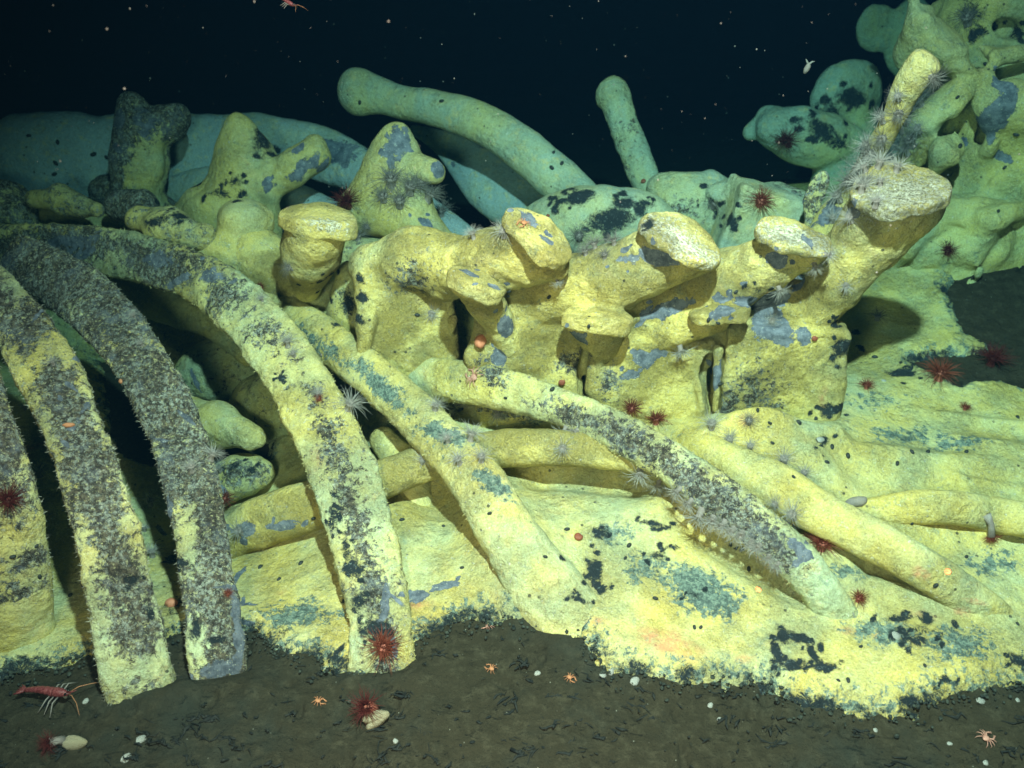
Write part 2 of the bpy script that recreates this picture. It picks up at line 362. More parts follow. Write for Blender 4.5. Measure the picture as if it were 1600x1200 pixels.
# ------------------------------------------------------------------ solid bones from distance fields
def surface_nets(d, org, h):
    s = d < 0
    c = np.zeros(tuple(n - 1 for n in d.shape), np.int8)
    offs = [(a, b, e) for a in (0, 1) for b in (0, 1) for e in (0, 1)]
    nx, ny, nz = d.shape
    for a, b, e in offs: c += s[a:nx - 1 + a, b:ny - 1 + b, e:nz - 1 + e]
    ijk = np.argwhere((c > 0) & (c < 8)); idm = np.full(c.shape, -1, np.int64); idm[tuple(ijk.T)] = np.arange(len(ijk))
    acc = np.zeros((len(ijk), 3)); cnt = np.zeros(len(ijk))
    cv = {o: d[ijk[:, 0] + o[0], ijk[:, 1] + o[1], ijk[:, 2] + o[2]] for o in offs}
    for o in offs:
        for ax in range(3):
            if o[ax]: continue
            q = list(o); q[ax] = 1; q = tuple(q); da, db = cv[o], cv[q]; m = (da < 0) != (db < 0)
            t = da[m] / (da[m] - db[m]); pos = np.tile(np.array(o, float), (m.sum(), 1)); pos[:, ax] += t
            acc[m] += pos; cnt[m] += 1
    V = (ijk + acc / cnt[:, None]) * h + org
    F = []
    for ax in range(3):
        u, v = (ax + 1) % 3, (ax + 2) % 3
        sl0 = [slice(None)] * 3; sl1 = [slice(None)] * 3; sl0[ax] = slice(0, -1); sl1[ax] = slice(1, None)
        a, b = s[tuple(sl0)], s[tuple(sl1)]; e = np.argwhere(a != b)
        ok = (e[:, u] > 0) & (e[:, v] > 0) & (e[:, u] < d.shape[u] - 1) & (e[:, v] < d.shape[v] - 1); e = e[ok]
        ins = a[tuple(e.T)]
        def cell(du, dv):
            q = e.copy(); q[:, u] += du; q[:, v] += dv; return idm[tuple(q.T)]
        f = np.stack([cell(-1, -1), cell(0, -1), cell(0, 0), cell(-1, 0)], -1)
        f[~ins] = f[~ins][:, ::-1]; F.append(f)
    F = np.concatenate(F); F = F[(F >= 0).all(1)]
    return V, F
def vnormals(V, F):
    n = np.cross(V[F[:, 2]] - V[F[:, 0]], V[F[:, 3]] - V[F[:, 1]]); N = np.zeros_like(V)
    for k in range(4):
        for a in range(3): N[:, a] += np.bincount(F[:, k], n[:, a], len(V))
    return N / (np.linalg.norm(N, axis=1)[:, None] + 1e-12)
def prim_dist(pr, X):
    k = pr[0]
    if k == 'c':                               # chain of round cones
        best = None; C = pr[1]
        for a, b in zip(C[:-1], C[1:]):
            A, B = P(*a[:3]), P(*b[:3]); ra, rb = a[3] * S(*a[:3]), b[3] * S(*b[:3]); ba = B - A
            t = np.clip(((X - A) @ ba) / (ba @ ba + 1e-9), 0, 1)
            q = X - A - t[..., None] * ba
            if len(pr) > 2:                    # flattened along the viewing direction
                f = q @ FWD; q = q + np.outer(f.ravel(), FWD).reshape(q.shape) * (1 / pr[2] - 1)
            e = np.linalg.norm(q, axis=-1) - (ra + t * (rb - ra))
            best = e if best is None else np.minimum(best, e) if len(C) < 3 else -np.logaddexp(-best * 60, -e * 60) / 60
        return best
    c = P(*pr[1:4]); s = S(*pr[1:4]); hx, hy, hz = (v * s for v in pr[4]); roll = math.radians(pr[5]); yaw = math.radians(pr[6] if len(pr) > 6 else 0)
    u = RT * math.cos(yaw) + np.array([0, 1, 0]) * math.sin(yaw); f = np.array([-math.sin(yaw), math.cos(yaw), 0]); v = np.array([0, 0, 1.0])
    u, v = u * math.cos(roll) + v * math.sin(roll), v * math.cos(roll) - u * math.sin(roll)
    L = X - c; q = np.stack([L @ u, L @ f, L @ v], -1); hh = np.array([hx, hz, hy])
    if k == 'p':                               # oval slab, its face tipped up and towards the viewer
        tl = math.radians(pr[6] if len(pr) > 6 else 30); r_ = math.radians(pr[5])
        u = RT * math.cos(r_) + UP * math.sin(r_); v0 = UP * math.cos(r_) - RT * math.sin(r_)
        n_ = v0 * math.cos(tl) - FWD * math.sin(tl); f = np.cross(n_, u)
        L = X - c; a_, b_, z_ = L @ u, L @ f, L @ n_; rr = np.sqrt((a_ / hx) ** 2 + (b_ / hz) ** 2) + 1e-9
        de = (rr - 1) * np.sqrt(a_ ** 2 + b_ ** 2) / rr; dz = np.abs(z_ - 0.10 * (hx - np.abs(a_))) - hy; rd = 0.006
        w_ = np.stack([de + rd, dz + rd], -1)
        return np.linalg.norm(np.maximum(w_, 0), axis=-1) + np.minimum(w_.max(-1), 0) - rd
    if k == 'e':
        m = np.linalg.norm(q / hh, axis=-1); g = np.linalg.norm(q / (hh * hh), axis=-1) + 1e-9
        return m * (m - 1) / g
    rd = min(hh) * 0.16
    w_ = np.abs(q) - hh + rd
    return np.linalg.norm(np.maximum(w_, 0), axis=-1) + np.minimum(w_.max(-1), 0) - rd
built = []                                     # (object, world vertices) of everything that carries masks
deferred = []
def bone(name, label, cat, parts, mat, h=0.006, k=0.03, amp=0.010, freq=7, cuts=(), group=None, fineamp=0.0025, mott=0.0, bare=0.0, ridged=0.0):
    allp = [(gi, pr) for gi, (nm, prs) in enumerate(parts) for pr in prs]
    pts, rs = [], []
    for gi, pr in allp:
        if pr[0] == 'c':
            for a in pr[1]: pts.append(P(*a[:3])); rs.append(a[3] * S(*a[:3]))
        else: pts.append(P(*pr[1:4])); rs.append(max(pr[4]) * S(*pr[1:4]) * 1.25)
    pts = np.array(pts); rs = np.array(rs)[:, None]
    lo = (pts - rs).min(0) - 0.05; hi = (pts + rs).max(0) + 0.05
    lo[2] = max(lo[2], -0.25)
    dims = np.ceil((hi - lo) / h).astype(int)
    ax = [lo[i] + h * np.arange(dims[i]) for i in range(3)]
    X = np.stack(np.meshgrid(*ax, indexing='ij'), -1)
    gd = [None] * len(parts)
    for gi, pr in allp:
        e = prim_dist(pr, X); gd[gi] = e if gd[gi] is None else -smax(-gd[gi], -e, k * 0.8)
    d = gd[0]
    for e in gd[1:]: d = -smax(-d, -e, k)
    for cpr in cuts: d = smax(d, -prim_dist(cpr, X), 0.012)
    nearm = np.abs(d) < 0.05
    XN = X[nearm]; d[nearm] += amp * fbm(XN, freq, 3) + fineamp * fbm(XN, 45, 2)
    if ridged:
        XW = XN + 0.05 * np.stack([noise(XN, 6, 3 * e_) for e_ in range(3)], -1)
        d[nearm] += ridged * (0.75 - 2.2 * np.abs(noise(XW, 5.5, 2))) * 0.8 + ridged * 0.5 * (0.6 - 2 * np.abs(noise(XW, 13, 8)))
    d[0] = d[-1] = 1; d[:, 0] = d[:, -1] = 1; d[:, :, 0] = d[:, :, -1] = 1
    V, F = surface_nets(d, lo, h); N = vnormals(V, F)
    base = V.mean(0); base[2] = V[:, 2].min()
    M = np.zeros((len(V), 4), np.float32); M[:, 2] = mott; M[:, 0] = bare
    if len(parts) == 1:
        o = mk_mesh(name, V, F, mat, base=base, masks=M); o.location = base; tag(o, label, cat, group); built.append((o, V, M)); return o
    root = empty(name, base, label, cat, group)
    ctr = V[F].mean(1); ii = np.clip(((ctr - lo) / h).round().astype(int), 0, dims - 1)
    own = np.argmin(np.stack([g[tuple(ii.T)] for g in gd]), 0)
    for gi, (nm, prs) in enumerate(parts):
        Fg = F[own == gi]
        if not len(Fg): continue
        us_ = np.unique(Fg); rm = np.full(len(V), -1); rm[us_] = np.arange(len(us_))
        o = mk_mesh(nm, V[us_], rm[Fg], mat, root, normals=N[us_], masks=M[us_], base=base)
        built.append((o, V[us_], M[us_].copy()))
    return root

# ------------------------------------------------------------------ swept ribs
def catmull(C, n):
    C = np.asarray(C, float); C = np.vstack([2 * C[0] - C[1], C, 2 * C[-1] - C[-2]]); out = []
    for i in range(1, len(C) - 2):
        p0, p1, p2, p3 = C[i - 1:i + 3]
        for t in np.linspace(0, 1, n, endpoint=False):
            out.append(0.5 * (2 * p1 + (p2 - p0) * t + (2 * p0 - 5 * p1 + 4 * p2 - p3) * t * t + (3 * p1 - p0 - 3 * p2 + p3) * t ** 3))
    out.append(C[-2]); return np.array(out)
RIBINFO = {}
def rib(name, label, ctl, mat, thick=0.55, amp=0.006, fine=0.003, ms=None, stripe=(0, 9, 1), bare=0.0, ring=72, group="ribs of the whale skeleton", key=None, cat='rib bone', roundness=2.3, warp=0.0):
    """ctl: (px, py, y, half width in px[, mottle])"""
    rows = []
    for c in ctl:
        if c[2] < 0.9: c = (c[0], c[1], ground_hit(c[0], c[1], c[2])[1], *c[3:])   # small third value: height above the mat
        p = P(*c[:3]); rows.append([*p, c[3] * S(*c[:3]), c[4] if len(c) > 4 else 0.0])
    q = catmull(rows, 24)
    L = np.concatenate([[0], np.cumsum(np.linalg.norm(np.diff(q[:, :3], axis=0), axis=1))]); n = max(12, int(L[-1] / 0.0055))
    sgrid = np.linspace(0, L[-1], n); q = np.stack([np.interp(sgrid, L, q[:, a]) for a in range(5)], -1)
    q[:, 3] *= 0.92 + 0.07 * noise(q[:, :3], 5.0, 3) + 0.03 * noise(q[:, :3], 16.0, 5)
    C = q[:, :3]; T = np.gradient(C, axis=0); T /= np.linalg.norm(T, axis=1)[:, None]
    vd = C - CAM; vd /= np.linalg.norm(vd, axis=1)[:, None]
    Wd = np.cross(T, vd); Wd /= np.linalg.norm(Wd, axis=1)[:, None]; Th = np.cross(Wd, T)
    hw = q[:, 3]
    e0 = np.clip(sgrid / (hw[0] * 0.9), 0, 1); e1 = np.clip((L[-1] - sgrid) / (hw[-1] * 0.45), 0, 1)
    cap = np.sqrt(np.clip(1 - (1 - e0) ** 2, 0.0004, 1)) * np.sqrt(np.clip(1 - (1 - e1) ** 2, 0.0004, 1))
    a = np.linspace(0, 2 * math.pi, ring, endpoint=False)
    ca, sa = np.cos(a), np.sin(a); e = 2 / roundness
    cx = np.sign(ca) * np.abs(ca) ** e; sx = np.sign(sa) * np.abs(sa) ** e
    V = C[:, None] + (hw * cap)[:, None, None] * (cx[None, :, None] * Wd[:, None] + thick * sx[None, :, None] * Th[:, None])
    Nn = ca[None, :, None] * Wd[:, None] + sa[None, :, None] * Th[:, None] / thick; Nn /= np.linalg.norm(Nn, axis=-1)[..., None]
    if warp: V = V + warp * np.stack([fbm(V, 3.1, 2, off=k * 9) for k in range(3)], -1)
    disp = amp * fbm(V, 11, 3) + fine * fbm(V, 55, 3, 0.7) + fine * 1.3 * np.maximum(0, fbm(V, 30, 3, 0.6, off=4)) 
    V = V + Nn * (disp * np.minimum(1, cap * 1.5)[:, None])[..., None]
    idx = np.arange(n * ring).reshape(n, ring); nxt = np.roll(idx, -1, axis=1)
    F = np.stack([idx[:-1], idx[1:], nxt[1:], nxt[:-1]], -1).reshape(-1, 4)
    Vf = V.reshape(-1, 3)
    across = np.tile(cx, (n, 1)); c0, wd, bs = stripe
    c0v = c0 + 0.25 * noise(C, 4)[:, None]
    mt = q[:, 4][:, None] * (bs + (1 - bs) * np.exp(-((across - c0v) / wd) ** 2)) + 0.25 * (q[:, 4][:, None] > 0.02) * fbm(V, 14, 3)
    M = np.zeros((n * ring, 4), np.float32); M[:, 2] = np.clip(mt, 0, 1).ravel(); M[:, 0] = bare
    base = Vf.mean(0); base[2] = Vf[:, 2].min()
    NF = np.cross(Vf[F[:, 2]] - Vf[F[:, 0]], Vf[F[:, 3]] - Vf[F[:, 1]])
    if (NF * (Vf[F].mean(1) - np.repeat(C[:-1], ring, 0))).sum() < 0: F = F[:, ::-1].copy()
    o = mk_mesh(name, Vf, F, mat, base=base, masks=M); o.location = base
    tag(o, label, cat, group); built.append((o, Vf, M))
    if key: RIBINFO[key] = (o, V, Nn, M.reshape(n, ring, 4), base, T)
    return o
def filaments(key, count, lo=0.003, hi=0.009, seed=1, mat=None, wid=0.0009, thr=0.05):
    o, V, Nn, M, base, T = RIBINFO[key]; r = np.random.RandomState(seed); n, ring = V.shape[:2]
    i = r.randint(2, n - 2, count * 2); j = r.randint(0, ring, count * 2)
    ok = (M[i, j, 2] > thr) | (r.rand(count * 2) < 0.25); i, j = i[ok][:count], j[ok][:count]; m = len(i)
    p = V[i, j] - 0.002 * Nn[i, j]; d = Nn[i, j] * 0.8 + r.randn(m, 3) * 0.55; d /= np.linalg.norm(d, axis=1)[:, None]
    ln = (lo + (hi - lo) * r.rand(m) ** 2)[:, None]; s = np.cross(d, r.randn(m, 3)); s /= np.linalg.norm(s, axis=1)[:, None]; s *= wid
    d2 = d + r.randn(m, 3) * 0.5
    Vv = np.stack([p - s, p + s, p + d * ln * .6 + s * .7, p + d * ln * .6 - s * .7, p + d * ln * .6 + d2 * ln * .5], 1).reshape(-1, 3)
    b = np.arange(m) * 5; F = [f for k in b for f in ((k, k + 1, k + 2, k + 3), (k + 3, k + 2, k + 4))]
    f = mk_mesh("filament_growth", Vv, F, mat or M_hair, o, base=base); f['kind'] = 'stuff'

# ================================================================== THE SCENE
mat_o = mk_mesh("bacterial_mat", MATV, MATF, M_mat, masks=MATM)
tag(mat_o, "yellow-green bacterial mat spread over the mud under the bones", "bacterial mat", kind='stuff'); built.append((mat_o, MATV, MATM))

# ---- ribs in front, from the left edge of the picture
rib("rib_bone", "partly cut off rib at the far left edge, dark growth above and yellow mat below",
    [(-80, 470, 1.80, 38, .6), (-55, 560, 1.66, 46, .6), (-25, 680, 1.50, 54, .65), (0, 790, 1.44, 60, .5), (15, 900, 1.42, 62, .0), (25, 1000, 1.42, 60, 0), (30, 1080, 1.44, 55, 0)],
    M_foot, .45, ms=1, key='R1')
rib("rib_bone", "second rib from the left, brown and yellow mottled, ragged foot in the mud",
    [(-90, 395, 2.05, 36, .6), (-20, 445, 1.92, 40, .65), (62, 560, 1.74, 46, .72), (118, 680, 1.58, 48, .9), (158, 800, 1.45, 50, .86), (190, 940, 1.36, 53, .82), (214, 1050, 1.30, 56, .78), (226, 1120, 1.28, 60, .3)],
    M_rib, .34, .009, .006, roundness=3.6, stripe=(0.05, 0.62, .45), key='R2')
rib("rib_bone", "third rib from the left, grey brown with a bare bluish right edge",
    [(10, 395, 2.25, 40, .75), (70, 425, 2.15, 44, .8), (150, 480, 2.02, 46, .75), (222, 570, 1.86, 45, .72), (276, 680, 1.72, 44, .78), (308, 800, 1.57, 44, .74), (328, 930, 1.44, 44, .74), (340, 1030, 1.35, 46, .75), (346, 1100, 1.32, 46, .75)],
    M_rib, .34, .007, .005, roundness=3.8, stripe=(-0.1, 2.0, .6), key='R3')
rib("rib_bone", "long arched rib from the upper left edge down to the big red anemone",
    [(-60, 395, 2.60, 36, .75), (40, 385, 2.50, 37, .8), (130, 388, 2.42, 37, .72), (225, 405, 2.32, 39, .6), (320, 440, 2.20, 42, .5), (395, 500, 2.05, 46, .45), (455, 580, 1.92, 50, .5), (505, 670, 1.80, 55, .58), (545, 770, 1.68, 56, .62), (575, 870, 1.56, 53, .6), (592, 960, 1.45, 50, .65), (598, 1030, 1.37, 50, .6), (601, 1095, 1.35, 50, .5)],
    M_rib, .38, .008, .0055, roundness=3.2, stripe=(0.15, 0.42, .5), key='R4')
rib("rib_bone", "rib crossing behind the long arched rib and sinking smooth into the mat right of it",
    [(330, 425, 2.42, 30, .5), (420, 475, 2.32, 33, .62), (500, 525, 2.14, 36, .6), (570, 578, 2.00, 37, .5), (630, 630, 1.92, 38, .35), (690, 690, 1.80, 40, .32), (745, 755, 0.12, 45, .25), (800, 840, 0.06, 50, .0), (850, 920, .004, 58, 0), (895, 975, -.035, 60, 0), (930, 1010, -0.06, 50, 0)],
    M_mat, .6, .006, .003, stripe=(-0.35, 0.5, .25), key='R5')
rib("rib_bone", "long diagonal rib right of centre with white anemones hanging along its lower side",
    [(560, 590, 2.16, 34, 0), (640, 588, 2.10, 38, 0), (720, 597, 2.0, 38, 0.05), (800, 612, 1.93, 34, .2), (880, 637, 1.87, 32, .5), (960, 672, 0.15, 33, .7), (1040, 718, 0.14, 34, .8), (1120, 775, 0.125, 37, .85), (1190, 828, 0.105, 37, .8), (1245, 876, 0.075, 36, .5), (1290, 932, 0.03, 34, .1), (1325, 990, -0.04, 34, 0)],
    M_rib, .62, .006, .004, stripe=(-0.15, 0.7, .45), key='R6')
rib("rib_bone", "smooth yellow rib on the right, sunk in the mat with a dark slot beneath",
    [(1030, 672, -0.03, 26, 0), (1075, 695, 0.01, 32, 0), (1135, 724, 0.05, 36, 0), (1210, 760, 0.06, 40, 0), (1300, 812, 0.07, 40, 0), (1390, 858, 0.075, 38, 0), (1470, 905, 0.045, 34, 0), (1550, 958, -0.01, 30, 0), (1610, 1000, -0.04, 22, 0)],
    M_mat, .7, .005, .0015, key='R7')
rib("rib_bone", "low level yellow rib passing behind the arched and crossing ribs, under the diagonal rib",
    [(290, 880, .0, 34, 0), (360, 838, .05, 42, 0), (420, 812, 0.08, 44, 0), (500, 786, 0.09, 42, 0), (590, 752, 0.09, 36, 0), (670, 722, 0.09, 31, 0), (740, 707, 0.09, 31, 0), (800, 700, 0.09, 32, 0), (870, 700, 0.09, 31, 0), (960, 708, 0.09, 29, 0), (1040, 730, 0.07, 28, 0), (1120, 762, .03, 26, 0)],
    M_vert, .9, .004, .0015, key='R8')
rib("rib_bone", "level yellow bone at the right edge with thin dark slots under it",
    [(1270, 815, 0.0, 20, 0), (1370, 800, 0.02, 28, 0), (1440, 793, 0.05, 30, 0), (1500, 795, 0.065, 30, 0), (1545, 803, 0.04, 31, 0), (1590, 810, 0.07, 31, 0), (1660, 825, 0.04, 34, 0), (1760, 855, 0.02, 32, 0), (1860, 890, -0.03, 28, 0)],
    M_mat, .8, .005, .0015, key='R9')
# ---- ribs behind
rib("rib_bone", "smooth far rib with a round knob head standing against the black water",
    [(527, 143, 3.2, 37, 0), (562, 144, 3.2, 39, 0), (596, 150, 3.18, 30, 0), (630, 160, 3.14, 27, 0), (700, 174, 3.05, 31, 0), (765, 198, 2.97, 36, 0), (825, 240, 2.90, 38, 0), (880, 288, 2.83, 38, 0), (935, 345, 2.76, 36, 0), (975, 400, 2.7, 32, 0)],
    M_back, .85, .005, .001, roundness=2.0, key='B1')
rib("rib_bone", "short upright rib stub with a knobbed top behind the middle of the skeleton",
    [(938, 130, 3.15, 28, 0), (956, 148, 3.15, 30, .0), (968, 175, 3.12, 25, .2), (982, 215, 3.08, 26, .35), (1000, 260, 3.02, 26, .3), (1018, 310, 2.95, 26, .1), (1030, 390, 2.88, 28, 0)],
    M_back, .85, .006, .003, roundness=2.0, key='B2')
rib("rib_bone", "thin bluish rib lying in the shade under the knob-headed rib",
    [(640, 200, 3.3, 8, 0), (690, 222, 3.28, 20, 0), (740, 258, 3.22, 42, 0), (790, 300, 3.12, 50, 0), (850, 345, 3.0, 40, 0), (900, 420, 2.9, 36, 0)], M_blue, .4, .006, .001, key='B1b')
rib("jaw_bone", "huge smooth blue-grey and green jaw bone arching along the upper left background",
    [(-140, 335, 3.2, 70, 0), (-30, 298, 3.2, 88, 0), (80, 270, 3.2, 96, 0), (200, 255, 3.25, 86, .1), (330, 235, 3.28, 62, 0), (430, 228, 3.25, 50, 0), (520, 248, 3.2, 42, 0), (590, 285, 3.08, 38, 0), (660, 335, 2.92, 36, 0), (740, 400, 2.8, 36, 0)],
    M_blue, .6, .010, .0015, group=None, cat='jaw bone', key='B3')
rib("rib_bone", "bluish green rib curving below the huge jaw bone on the left",
    [(190, 350, 3.2, 30, 0), (260, 315, 3.2, 40, 0), (350, 300, 3.15, 42, 0), (440, 320, 3.02, 44, 0), (540, 365, 2.85, 44, 0), (640, 420, 2.7, 40, 0)], M_blue, .7, .006, .001, key='B4')
rib("rib_bone", "pale yellow rib wedge in the dark gap behind the two brown ribs",
    [(110, 430, 2.7, 22, .3), (190, 455, 2.6, 27, .1), (260, 480, 2.5, 28, 0), (330, 510, 2.42, 22, .1), (400, 560, 2.32, 20, .2)], M_left, .7, .005, .002, key='B5')
rib("rib_bone", "upright narrow shaft at the upper right with a yellow tip, wrapped in pale anemones",
    [(1262, 430, 2.2, 30, .2), (1300, 350, 2.28, 30, .3), (1335, 300, 2.25, 25, .15), (1362, 245, 2.20, 20, .45), (1392, 190, 2.15, 20, .2), (1420, 135, 2.11, 25, 0), (1444, 100, 2.09, 27, 0), (1456, 86, 2.08, 22, 0)],
    M_left, .9, .005, .002, roundness=2.0, key='U1')

# ---- vertebrae, centre row
def fan(base, r0, mid, r1, ends, r2):          # a process: thick root, neck, then spreading to the rim points
    out = [('c', [(*base, r0), (*mid, r1)])]
    return out + [('c', [(*mid, r1), (*e, r2)]) for e in ends]
bone("vertebra", "first vertebra of the centre row, with a blunt yellow process ending in a bare patch", "vertebra", [
    ("centrum", [('b', 640, 500, 2.16, (72, 100, 62), 3, 6), ('c', [(580, 415, 2.12, 34), (640, 405, 2.10, 40), (715, 415, 2.05, 46)]), ('c', [(565, 430, 2.08, 14), (572, 500, 2.04, 10), (566, 560, 2.02, 12)]), ('c', [(708, 500, 2.02, 10), (712, 580, 2.0, 10)])]),
    ("transverse_process", fan((690, 425, 2.08), 46, (768, 405, 2.01), 50, [(798, 374, 1.95), (830, 392, 1.94), (856, 410, 1.94)], 32) + [('p', 836, 374, 1.91, (66, 11, 42), -40, 42)]),
    ("articular_process", [('p', 744, 448, 1.89, (46, 12, 28), -22)] + fan((800, 545, 2.03), 24, (775, 495, 1.99), 24, [(722, 445, 1.93), (765, 465, 1.93)], 17)),
], M_vert, h=0.005, k=0.012, amp=0.010, fineamp=.0045, ridged=.007, cuts=[('e', 722, 548, 2.0, (21, 64, 48), -14)])
bone("vertebra", "second vertebra of the centre row, its long fan shaped process crusted white at the end", "vertebra", [
    ("centrum", [('b', 826, 560, 2.10, (78, 110, 62), -2, 4), ('b', 880, 500, 2.10, (95, 60, 50), 5, 4), ('c', [(790, 450, 2.06, 36), (850, 455, 2.05, 40), (960, 470, 2.06, 38), (1040, 480, 2.07, 34)]), ('c', [(748, 480, 2.02, 9), (742, 560, 2.0, 10), (752, 640, 2.0, 9)])]),
    ("transverse_process", fan((862, 458, 2.05), 50, (958, 434, 2.0), 50, [(1022, 380, 1.95), (1055, 394, 1.94), (1086, 404, 1.94)], 30) + [('p', 1060, 379, 1.90, (70, 10, 50), -28, 44)]),
    ("articular_process", [('p', 930, 503, 1.91, (54, 12, 30), -6)] + fan((930, 560, 2.04), 34, (940, 535, 1.99), 28, [(900, 508, 1.95), (955, 512, 1.95)], 17)),
], M_vert, h=0.005, k=0.012, amp=0.010, fineamp=.0045, ridged=.007, cuts=[('e', 914, 590, 1.98, (14, 50, 45), -4)])
bone("vertebra", "third vertebra of the centre row, square front face between two dark gaps", "vertebra", [
    ("centrum", [('b', 1011, 600, 2.08, (90, 100, 62), 0, 2), ('b', 1040, 510, 2.08, (105, 44, 50), 6, 2), ('c', [(1080, 470, 2.06, 40), (1180, 450, 2.06, 40)]), ('c', [(1098, 540, 1.99, 9), (1100, 610, 1.98, 10), (1094, 680, 1.98, 9)]), ('c', [(928, 545, 1.99, 8), (926, 610, 1.98, 9)])]),
    ("transverse_process", fan((1060, 480, 2.05), 50, (1145, 436, 2.01), 48, [(1204, 388, 1.96), (1240, 395, 1.94), (1268, 392, 1.94)], 28) + [('p', 1243, 378, 1.91, (64, 10, 46), -13, 44)]),
    ("articular_process", [('p', 1122, 492, 1.93, (52, 13, 28), 6)] + fan((1030, 530, 2.03), 36, (1060, 512, 1.99), 32, [(1120, 498, 1.95)], 22)),
], M_vert, h=0.005, k=0.012, amp=0.010, fineamp=.0045, ridged=.007, cuts=[('e', 1112, 596, 1.98, (15, 46, 45), 12)])
bone("vertebra", "last vertebra of the centre row, tall body below the large speckled oval process", "vertebra", [
    ("centrum", [('b', 1205, 605, 2.06, (88, 122, 60), -1, -4), ('b', 1200, 505, 2.08, (70, 50, 50), 0, 0), ('c', [(1288, 520, 2.0, 13), (1297, 600, 1.98, 12), (1284, 650, 1.97, 14), (1290, 690, 1.97, 10)]), ('c', [(1122, 545, 1.98, 9), (1118, 640, 1.96, 9)]), ('c', [(1180, 470, 2.08, 46), (1240, 470, 2.06, 36)])]),
    ("transverse_process", fan((1240, 525, 2.05), 36, (1304, 440, 2.01), 44, [(1352, 340, 1.95), (1396, 345, 1.94), (1436, 318, 1.94)], 38) + [('p', 1404, 303, 1.90, (78, 12, 62), 8, 46)]),
], M_vert, h=0.005, k=0.012, amp=0.010, fineamp=.0045, ridged=.007, cuts=[('e', 1168, 680, 1.9, (14, 28, 50), -30)])
# ---- vertebrae further left
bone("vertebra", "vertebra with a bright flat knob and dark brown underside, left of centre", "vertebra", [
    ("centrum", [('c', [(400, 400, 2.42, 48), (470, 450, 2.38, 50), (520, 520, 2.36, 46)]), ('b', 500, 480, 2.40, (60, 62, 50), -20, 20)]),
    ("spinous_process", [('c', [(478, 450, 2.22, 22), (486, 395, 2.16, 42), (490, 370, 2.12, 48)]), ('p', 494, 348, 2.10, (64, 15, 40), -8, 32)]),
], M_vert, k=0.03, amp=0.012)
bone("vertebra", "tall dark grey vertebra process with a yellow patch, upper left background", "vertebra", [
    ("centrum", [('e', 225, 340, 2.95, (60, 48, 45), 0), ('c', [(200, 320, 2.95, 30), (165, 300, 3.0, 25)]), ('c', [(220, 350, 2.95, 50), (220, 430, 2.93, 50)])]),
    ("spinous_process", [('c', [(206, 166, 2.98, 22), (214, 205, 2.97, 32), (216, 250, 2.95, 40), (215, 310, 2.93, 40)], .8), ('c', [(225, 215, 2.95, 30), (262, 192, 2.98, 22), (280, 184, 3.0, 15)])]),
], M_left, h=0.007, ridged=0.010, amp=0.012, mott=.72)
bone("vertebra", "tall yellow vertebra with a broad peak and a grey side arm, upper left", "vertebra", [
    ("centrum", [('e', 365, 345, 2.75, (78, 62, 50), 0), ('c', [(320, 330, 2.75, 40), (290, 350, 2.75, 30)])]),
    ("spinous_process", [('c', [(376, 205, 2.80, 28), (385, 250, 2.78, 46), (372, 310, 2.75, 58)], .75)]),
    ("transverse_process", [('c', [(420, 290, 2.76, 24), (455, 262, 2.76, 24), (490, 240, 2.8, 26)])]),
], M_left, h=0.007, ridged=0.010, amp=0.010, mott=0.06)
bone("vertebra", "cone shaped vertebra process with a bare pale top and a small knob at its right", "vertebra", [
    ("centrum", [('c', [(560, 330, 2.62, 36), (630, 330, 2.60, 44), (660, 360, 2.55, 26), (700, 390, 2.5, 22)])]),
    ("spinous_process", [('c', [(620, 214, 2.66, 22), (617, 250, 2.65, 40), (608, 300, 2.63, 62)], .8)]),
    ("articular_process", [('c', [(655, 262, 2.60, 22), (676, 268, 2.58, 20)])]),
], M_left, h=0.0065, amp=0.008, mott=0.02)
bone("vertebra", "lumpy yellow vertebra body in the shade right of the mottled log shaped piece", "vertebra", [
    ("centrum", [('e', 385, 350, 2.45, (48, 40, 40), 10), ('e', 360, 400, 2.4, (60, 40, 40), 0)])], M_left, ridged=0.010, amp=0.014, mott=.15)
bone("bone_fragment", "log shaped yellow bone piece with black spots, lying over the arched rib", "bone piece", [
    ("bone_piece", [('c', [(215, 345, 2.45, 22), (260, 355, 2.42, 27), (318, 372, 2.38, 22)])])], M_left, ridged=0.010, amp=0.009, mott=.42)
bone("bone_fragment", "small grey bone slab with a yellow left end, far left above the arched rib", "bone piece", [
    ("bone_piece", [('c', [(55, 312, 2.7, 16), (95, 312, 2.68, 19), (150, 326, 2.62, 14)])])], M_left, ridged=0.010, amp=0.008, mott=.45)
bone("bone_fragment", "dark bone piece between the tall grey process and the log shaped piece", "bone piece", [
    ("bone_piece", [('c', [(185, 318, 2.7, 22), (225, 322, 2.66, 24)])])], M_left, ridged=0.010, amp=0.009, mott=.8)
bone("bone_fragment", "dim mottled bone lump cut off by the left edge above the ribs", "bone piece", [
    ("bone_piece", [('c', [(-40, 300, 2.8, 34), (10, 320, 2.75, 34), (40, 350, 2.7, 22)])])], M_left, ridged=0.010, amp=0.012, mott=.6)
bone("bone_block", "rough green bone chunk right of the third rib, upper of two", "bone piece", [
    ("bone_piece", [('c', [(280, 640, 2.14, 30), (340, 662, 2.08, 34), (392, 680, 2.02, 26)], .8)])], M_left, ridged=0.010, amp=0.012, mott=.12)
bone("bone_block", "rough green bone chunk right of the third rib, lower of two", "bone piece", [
    ("bone_piece", [('e', 380, 738, 2.02, (50, 34, 40), 10), ('e', 330, 760, 2.0, (44, 30, 40), 0)])], M_left, ridged=0.010, amp=0.016, mott=.35)
